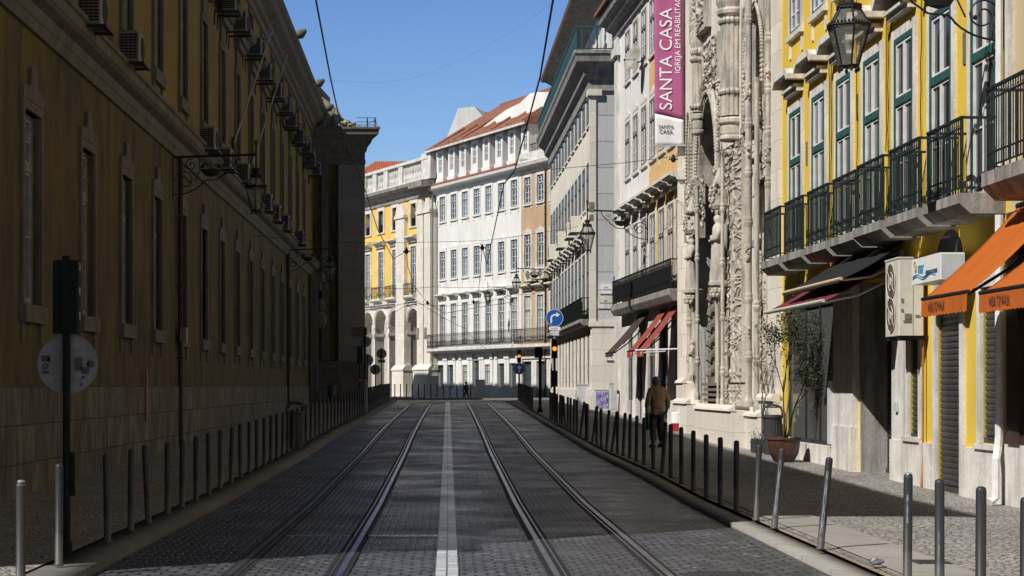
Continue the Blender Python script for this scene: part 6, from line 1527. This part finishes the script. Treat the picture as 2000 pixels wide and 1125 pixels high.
o2 = cloth(lambda x: 0, zs_, 8).build('white_cloth', K['clothwhite'], rt, smooth=True); o2.modifiers.new('t', 'SOLIDIFY').thickness = .004
RT = (R(90), R(-90), 0)
text('SANTA CASA', .50, K['text'], o, (-.05, -.015, 2.42), RT, sx=.96); text('IGREJA EM REABILITA\u00c7\u00c3O', .215, K['text'], o, (.27, -.015, 3.25), RT, sx=.98)
text('SANTA', .15, K['textdark'], o2, (-.06, -.015, .52), FACE_CAM, sx=.9); text('CASA', .15, K['textdark'], o2, (-.06, -.015, .38), FACE_CAM, sx=1.0)
m = MB(); m.tube([(-W0, 0, .0), (W0 + .45, 0, .0)], .018, 6); m.tube([(-W0, 0, ztop), (W0 + .45, 0, ztop)], .018, 6); m.build('banner_rod', K['greyplastic'], rt)
# ---- satellite dish
p = P(1240, 117, 57.4); rt = empty('satellite_dish', p, 0, 'oval grey satellite dish on the peeling white upper wall', 'satellite dish')
m = MB(); n = 24; d = Vector((-.75, -.55, .35)).normalized(); u = d.cross(Vector((0, 0, 1))).normalized(); v_ = u.cross(d)
for j in range(5):
    r = .44 * j / 4
    for i in range(n): a = 2 * math.pi * i / n; m.v.append(tuple((u * math.cos(a) * .8 + v_ * math.sin(a)) * r + d * (r * r * .7)))
for j in range(4):
    for i in range(n): q = (i + 1) % n; m.f.append((j * n + i, j * n + q, (j + 1) * n + q, (j + 1) * n + i))
o = m.build('dish', plain('olive_grey_dish', (.30, .28, .23), .6), rt, smooth=True); o.modifiers.new('t', 'SOLIDIFY').thickness = .01
m = MB(); m.tube([Vector((0, 0, 0)), d * .4 - v_ * .2], .012, 5); m.ball(d * .4 - v_ * .2, .04, 6); m.tube([(0, 0, 0), (.1, -.1, -.1), (.2, -.5, -.1)], .02, 6); m.build('feed_arm', K['iron'], rt)
# blue street number light and red box
m = MB(); m.bbox(-.07, .07, -.04, .04, -.12, .12, .01); o = m.build('blue_box', K['blue'], None, P(1202, 546, 63.2)); tag(o, 'small bright blue box on the corner above the long balcony', 'box')
# ---- overhead cables
def cable(pts, r, label, cat='cable', sag=0, grp='overhead tram and span wires', name='overhead_cable', n=14):
    out = []
    for i in range(len(pts) - 1):
        a, b = Vector(pts[i]), Vector(pts[i + 1])
        for k in range(n): t = k / n; p = a.lerp(b, t); p.z -= sag * 4 * t * (1 - t); out.append(p)
    out.append(Vector(pts[-1])); c = out[0]; m = MB(); m.tube([p - c for p in out], r, 5); o = m.build(name, K['iron'], None, c); tag(o, label, cat, grp); return o
cable([P(617, 0, 18.8), P(645, 150, 24.5), P(667, 251, 31), P(707, 353, 38), P(738, 449, 47), P(768, 505, 57), P(794, 491, 58)], .011, 'dark tram wire sweeping down across the sky on the left')
cable([P(1080, 0, 18.8), P(1055, 150, 24.5), P(1005, 334, 36), P(984, 360, 38), P(965, 450, 48), P(951, 515, 60), P(942, 484, 60)], .013, 'thick tram wire crossing the sky before the cream building')
cable([P(794, 491, 58), P(796, 520, 70), P(810, 560, 80), P(835, 592, 92)], .012, 'wire dropping from the span knot towards the arcades')
cable([P(942, 484, 60), P(935, 565, 75), P(935, 600, 90)], .011, 'thin drop wire in front of the white block')
cable([P(-20, 195, 24), P(78, 250, 30), P(155, 297, 36), P(187, 303, 38), P(265, 318, 40)], .012, 'sagging wire along the upper left of the palace wall')
cable([P(233, 296, 34), P(265, 300, 36), P(340, 307, 41)], .009, 'short wire running to the near palace lantern bracket')
cable([P(265, 318, 40), P(300, 375, 44), P(340, 407, 48), P(385, 447, 54), P(410, 463, 58), P(460, 472, 60), P(487, 460, 62)], .012, 'drooping wire across the middle of the palace wall')
cable([P(487, 460, 62), P(515, 505, 68), P(545, 540, 74), P(566, 548, 80)], .011, 'wire dropping towards the far end of the palace wall')
cable([P(467, 457, 58), P(560, 465, 58), P(690, 474, 58), P(942, 470, 58), P(1080, 450, 60), P(1130, 442, 62)], .007, 'thin span wire stretched across the junction at mid height', sag=0.02)
cable([P(1075, 331, 58), P(1220, 318, 52), P(1337, 303, 47), P(1373, 300, 44), P(1535, 270, 38)], .009, 'thin span wire crossing the church portal')
cable([P(600, 155, 60), P(730, 162, 60), P(800, 155, 60), P(900, 118, 58), P(1000, 62, 56), P(1075, 8, 54)], .0018, 'faint thin wire arcing across the sky')
cable([P(700, 560, 90), P(850, 560, 100), P(1010, 557, 110)], .012, 'lower span wire before the arcades', sag=.1)
cable([P(700, 600, 90), P(800, 590, 95), P(900, 596, 100), P(1000, 575, 105), P(1075, 565, 95)], .012, 'lowest span wire before the far facades', sag=.12)
cable([P(712, 640, 98), P(810, 585, 95), P(905, 640, 100), P(960, 690, 110)], .011, 'slack wire dropping in front of the far arches', sag=.08)
cable([P(835, 592, 92), P(870, 612, 93), P(925, 602, 93), P(1000, 590, 98)], .014, 'knotted catenary wire above the junction')
cable([P(1378, 690, 44.2), P(1378, 691, 44.1)], .005, 'tiny hook wire on the portal')
# insulator knots
for px, py, Y in ((794, 491, 58), (942, 484, 60), (265, 318, 40), (187, 303, 38), (487, 460, 62), (835, 592, 92), (925, 590, 93), (1315, 311, 48)):
    m = MB(); m.ball((0, 0, 0), .07, 8, 1.3); m.ball((0, 0, .1), .035, 6); m.tube([(-.12, 0, 0), (.12, 0, 0)], .02, 5); o = m.build('wire_insulator', K['iron'], None, P(px, py, Y)); tag(o, 'small black insulator where wires meet, %s' % {794: 'before the yellow windows', 942: 'before the long white block', 265: 'near the big palace lantern', 187: 'on the sagging palace wire', 487: 'before the far palace windows', 835: 'above the arches', 925: 'above the far balcony', 1315: 'beside the church banner'}[px], 'insulator', 'wire insulators')
# ================================================================== PEOPLE
def skin(name, nodes, edges, mat, parent, sub=2, root=0):
    me = bpy.data.meshes.new(name); me.from_pydata([n[0] for n in nodes], edges, []); me.materials.append(mat)
    o = link(name, me, parent); sk = o.modifiers.new('skin', 'SKIN'); sk.use_smooth_shade = True
    if not me.skin_vertices: me.attributes.new('x', 'FLOAT', 'POINT')
    d = me.skin_vertices[0].data
    for i, n in enumerate(nodes): r = n[1]; d[i].radius = r if isinstance(r, tuple) else (r, r); d[i].use_root = (i == root)
    s_ = o.modifiers.new('sub', 'SUBSURF'); s_.levels = sub; s_.render_levels = sub; return o
K['skin'] = plain('tanned_skin', (.22, .12, .08), .6, var=.1, vs=10, bmp=.05); K['tanjacket'] = plain('tan_brown_jacket', (.24, .145, .075), .85, var=.18, vs=5, bmp=.5)
K['navy'] = plain('dark_navy_trousers', (.016, .018, .026), .9, var=.25, vs=5, bmp=.4); K['shoe'] = plain('black_shoe', (.012, .011, .011), .6); K['greyhair'] = plain('short_grey_hair', (.10, .09, .085), .9, vs=30)
Yp = 40.4; px0 = (1283 - CX) * Yp / 3500
rt = empty('person', (px0, Yp, gz(Yp) + PZ), R(22), 'bald man in a tan brown jacket and dark trousers seen from behind by the bollards', 'person')
# facing local +y (away from the camera), standing; height 1.60
body = [((0, 0, .86), (.13, .10)), ((0, -.01, 1.02), (.135, .105)), ((0, -.02, 1.20), (.15, .11)), ((0, -.01, 1.32), (.12, .09)), ((0, .02, 1.40), (.05, .05)), ((0, .04, 1.48), (.055, .062)),
        ((-.17, -.01, 1.29), .058), ((-.235, -.02, 1.05), .045), ((-.22, .08, .88), .034), ((-.215, .12, .80), .028),
        ((.17, -.01, 1.29), .058), ((.245, -.04, 1.04), .045), ((.25, .0, .84), .034), ((.25, .02, .76), .028),
        ((-.085, 0, .78), .085), ((-.09, .015, .46), .06), ((-.09, -.02, .10), .042), ((-.095, .06, .05), .04),
        ((.085, 0, .78), .085), ((.10, .03, .46), .06), ((.12, .0, .10), .042), ((.13, .08, .05), .04)]
ed = [(0, 1), (1, 2), (2, 3), (3, 4), (4, 5), (3, 6), (6, 7), (7, 8), (8, 9), (3, 10), (10, 11), (11, 12), (12, 13), (0, 14), (14, 15), (15, 16), (16, 17), (0, 18), (18, 19), (19, 20), (20, 21)]
skin('body', body, ed, K['skin'], rt)
# head with face, ears and nose
m = MB(); k = 20; rows = [(-.115, .045, .05, .01), (-.09, .062, .07, .008), (-.05, .072, .088, .004), (0, .078, .098, 0), (.045, .078, .1, -.004), (.085, .066, .085, -.008), (.11, .04, .052, -.008), (.12, .008, .01, -.008)]
for z, rx, ry, oy in rows:
    for j in range(k): a = 2 * math.pi * j / k; m.v.append((rx * math.cos(a), oy + ry * math.sin(a), z))
for i in range(len(rows) - 1):
    for j in range(k): p_ = i * k + j; q_ = i * k + (j + 1) % k; m.f.append((p_, q_, q_ + k, p_ + k))
m.ball((0, .105, -.02), .016, 7, 1.5); m.ball((-.08, 0, -.01), .022, 7, 1.5, .5); m.ball((.08, 0, -.01), .022, 7, 1.5, .5); m.ball((0, .092, -.065), .02, 7, .4, 1.3, .6)
hd = m.build('head', K['skin'], rt, (0, .045, 1.485), (R(-4), 0, R(14)), smooth=True)
m = MB(); m.ball((-.03, .09, .012), .012, 7); m.ball((.03, .09, .012), .012, 7); m.build('eyes', K['dark'], hd)
m = MB(); rr = [(-.075, .0700, .086), (-.04, .0765, .094), (0, .0815, .1015), (.035, .082, .1035)]
for z, rx, ry in rr:
    for j in range(13): a = math.pi + math.pi * (j / 12) * 1.16 - .08 * math.pi; m.v.append((rx * math.cos(a), ry * math.sin(a), z))
for i in range(3):
    for j in range(12): p_ = i * 13 + j; m.f.append((p_, p_ + 1, p_ + 14, p_ + 13))
m.build('hair', K['greyhair'], hd, smooth=True)
jk = [((0, -.01, .84), (.175, .135)), ((0, -.01, .98), (.18, .14)), ((0, -.03, 1.16), (.185, .145)), ((0, -.02, 1.30), (.15, .11)), ((0, .01, 1.365), (.085, .08)),
      ((-.165, -.01, 1.28), .082), ((-.245, -.03, 1.05), .066), ((-.235, .07, .885), .05), ((.165, -.01, 1.28), .082), ((.26, -.05, 1.04), .066), ((.265, .0, .85), .05)]
skin('jacket', jk, [(0, 1), (1, 2), (2, 3), (3, 4), (3, 5), (5, 6), (6, 7), (3, 8), (8, 9), (9, 10)], K['tanjacket'], rt, root=2)
tr = [((0, 0, .83), (.15, .12)), ((-.09, 0, .72), .105), ((-.095, .015, .45), .085), ((-.095, -.015, .12), .068), ((.09, 0, .72), .105), ((.105, .03, .45), .085), ((.125, .005, .12), .068)]
skin('trousers', tr, [(0, 1), (1, 2), (2, 3), (0, 4), (4, 5), (5, 6)], K['navy'], rt)
for sx, y in ((-.095, .03), (.13, .05)):
    m = MB(); m.lathe([(.048, 0), (.052, .02), (.048, .05), (.03, .08)], (sx, y, 0), 12, 1, 2.5); m.build('shoe', K['shoe'], rt, smooth=True)
def hand(root_p, d, mir):
    # palm plus five finger chains
    for i, (off, ln) in enumerate(((-.026, .055), (-.009, .065), (.009, .06), (.025, .048))):
        b0 = Vector(root_p) + Vector((0, off, -.06)); nodes = [(tuple(b0), .010), (tuple(b0 + Vector((.008 * mir, .004, -ln * .5))), .0085), (tuple(b0 + Vector((-.012 * mir, .006, -ln))), .007)]
        skin('finger', nodes, [(0, 1), (1, 2)], K['skin'], rt, 1)
    b0 = Vector(root_p) + Vector((0, .03, -.02)); skin('thumb', [(tuple(b0), .011), (tuple(b0 + Vector((-.02 * mir, .02, -.03))), .009), (tuple(b0 + Vector((-.028 * mir, .022, -.055))), .008)], [(0, 1), (1, 2)], K['skin'], rt, 1)
    m = MB(); m.ball((root_p[0], root_p[1], root_p[2] - .035), .042, 10, 1.0, .42, .9); m.build('palm', K['skin'], rt, smooth=True)
hand((-.215, .12, .80), 0, -1); hand((.25, .02, .765), 0, 1)
# distant walker in red
Yr = 119; rt = empty('person', ((911 - CX) * Yr / 3500, Yr, gz(Yr) + .09 - .22), R(60), 'distant walker in a dark red coat passing beyond the junction bollards', 'person'); rt.scale = (.8, .8, .82)
K['redcoat'] = plain('dark_red_coat', (.20, .025, .03), .9)
b2 = [((0, 0, .9), (.13, .1)), ((0, 0, 1.2), (.14, .1)), ((0, 0, 1.3), (.11, .08)), ((0, .01, 1.38), .045), ((0, .03, 1.45), .06), ((-.17, 0, 1.27), .05), ((-.22, .06, 1.0), .04), ((-.2, .16, .85), .03), ((.17, 0, 1.27), .05), ((.22, -.06, 1.0), .04), ((.2, -.02, .82), .03),
      ((-.08, 0, .8), .08), ((-.09, .16, .46), .06), ((-.09, .2, .08), .04), ((-.09, .3, .05), .035), ((.08, 0, .8), .08), ((.09, -.08, .46), .06), ((.09, -.25, .1), .04), ((.09, -.18, .05), .035)]
skin('body', b2, [(0, 1), (1, 2), (2, 3), (3, 4), (2, 5), (5, 6), (6, 7), (2, 8), (8, 9), (9, 10), (0, 11), (11, 12), (12, 13), (13, 14), (0, 15), (15, 16), (16, 17), (17, 18)], K['navy'], rt)
skin('coat', [((0, 0, .72), (.17, .14)), ((0, 0, .95), (.16, .13)), ((0, 0, 1.2), (.17, .13)), ((0, 0, 1.32), (.1, .09)), ((-.17, 0, 1.27), .07), ((-.23, .06, 1.0), .06), ((-.21, .14, .87), .045), ((.17, 0, 1.27), .07), ((.23, -.06, 1.0), .06), ((.21, -.03, .85), .045)], [(0, 1), (1, 2), (2, 3), (2, 4), (4, 5), (5, 6), (2, 7), (7, 8), (8, 9)], K['redcoat'], rt, root=1)
m = MB(); m.ball((0, .03, 1.47), .10, 12, 1.2, .85); m.build('head', K['skin'], rt, smooth=True); m = MB(); m.ball((0, .01, 1.5), .105, 12, 1.05, .88); m.build('hair', K['dark'], rt, smooth=True)
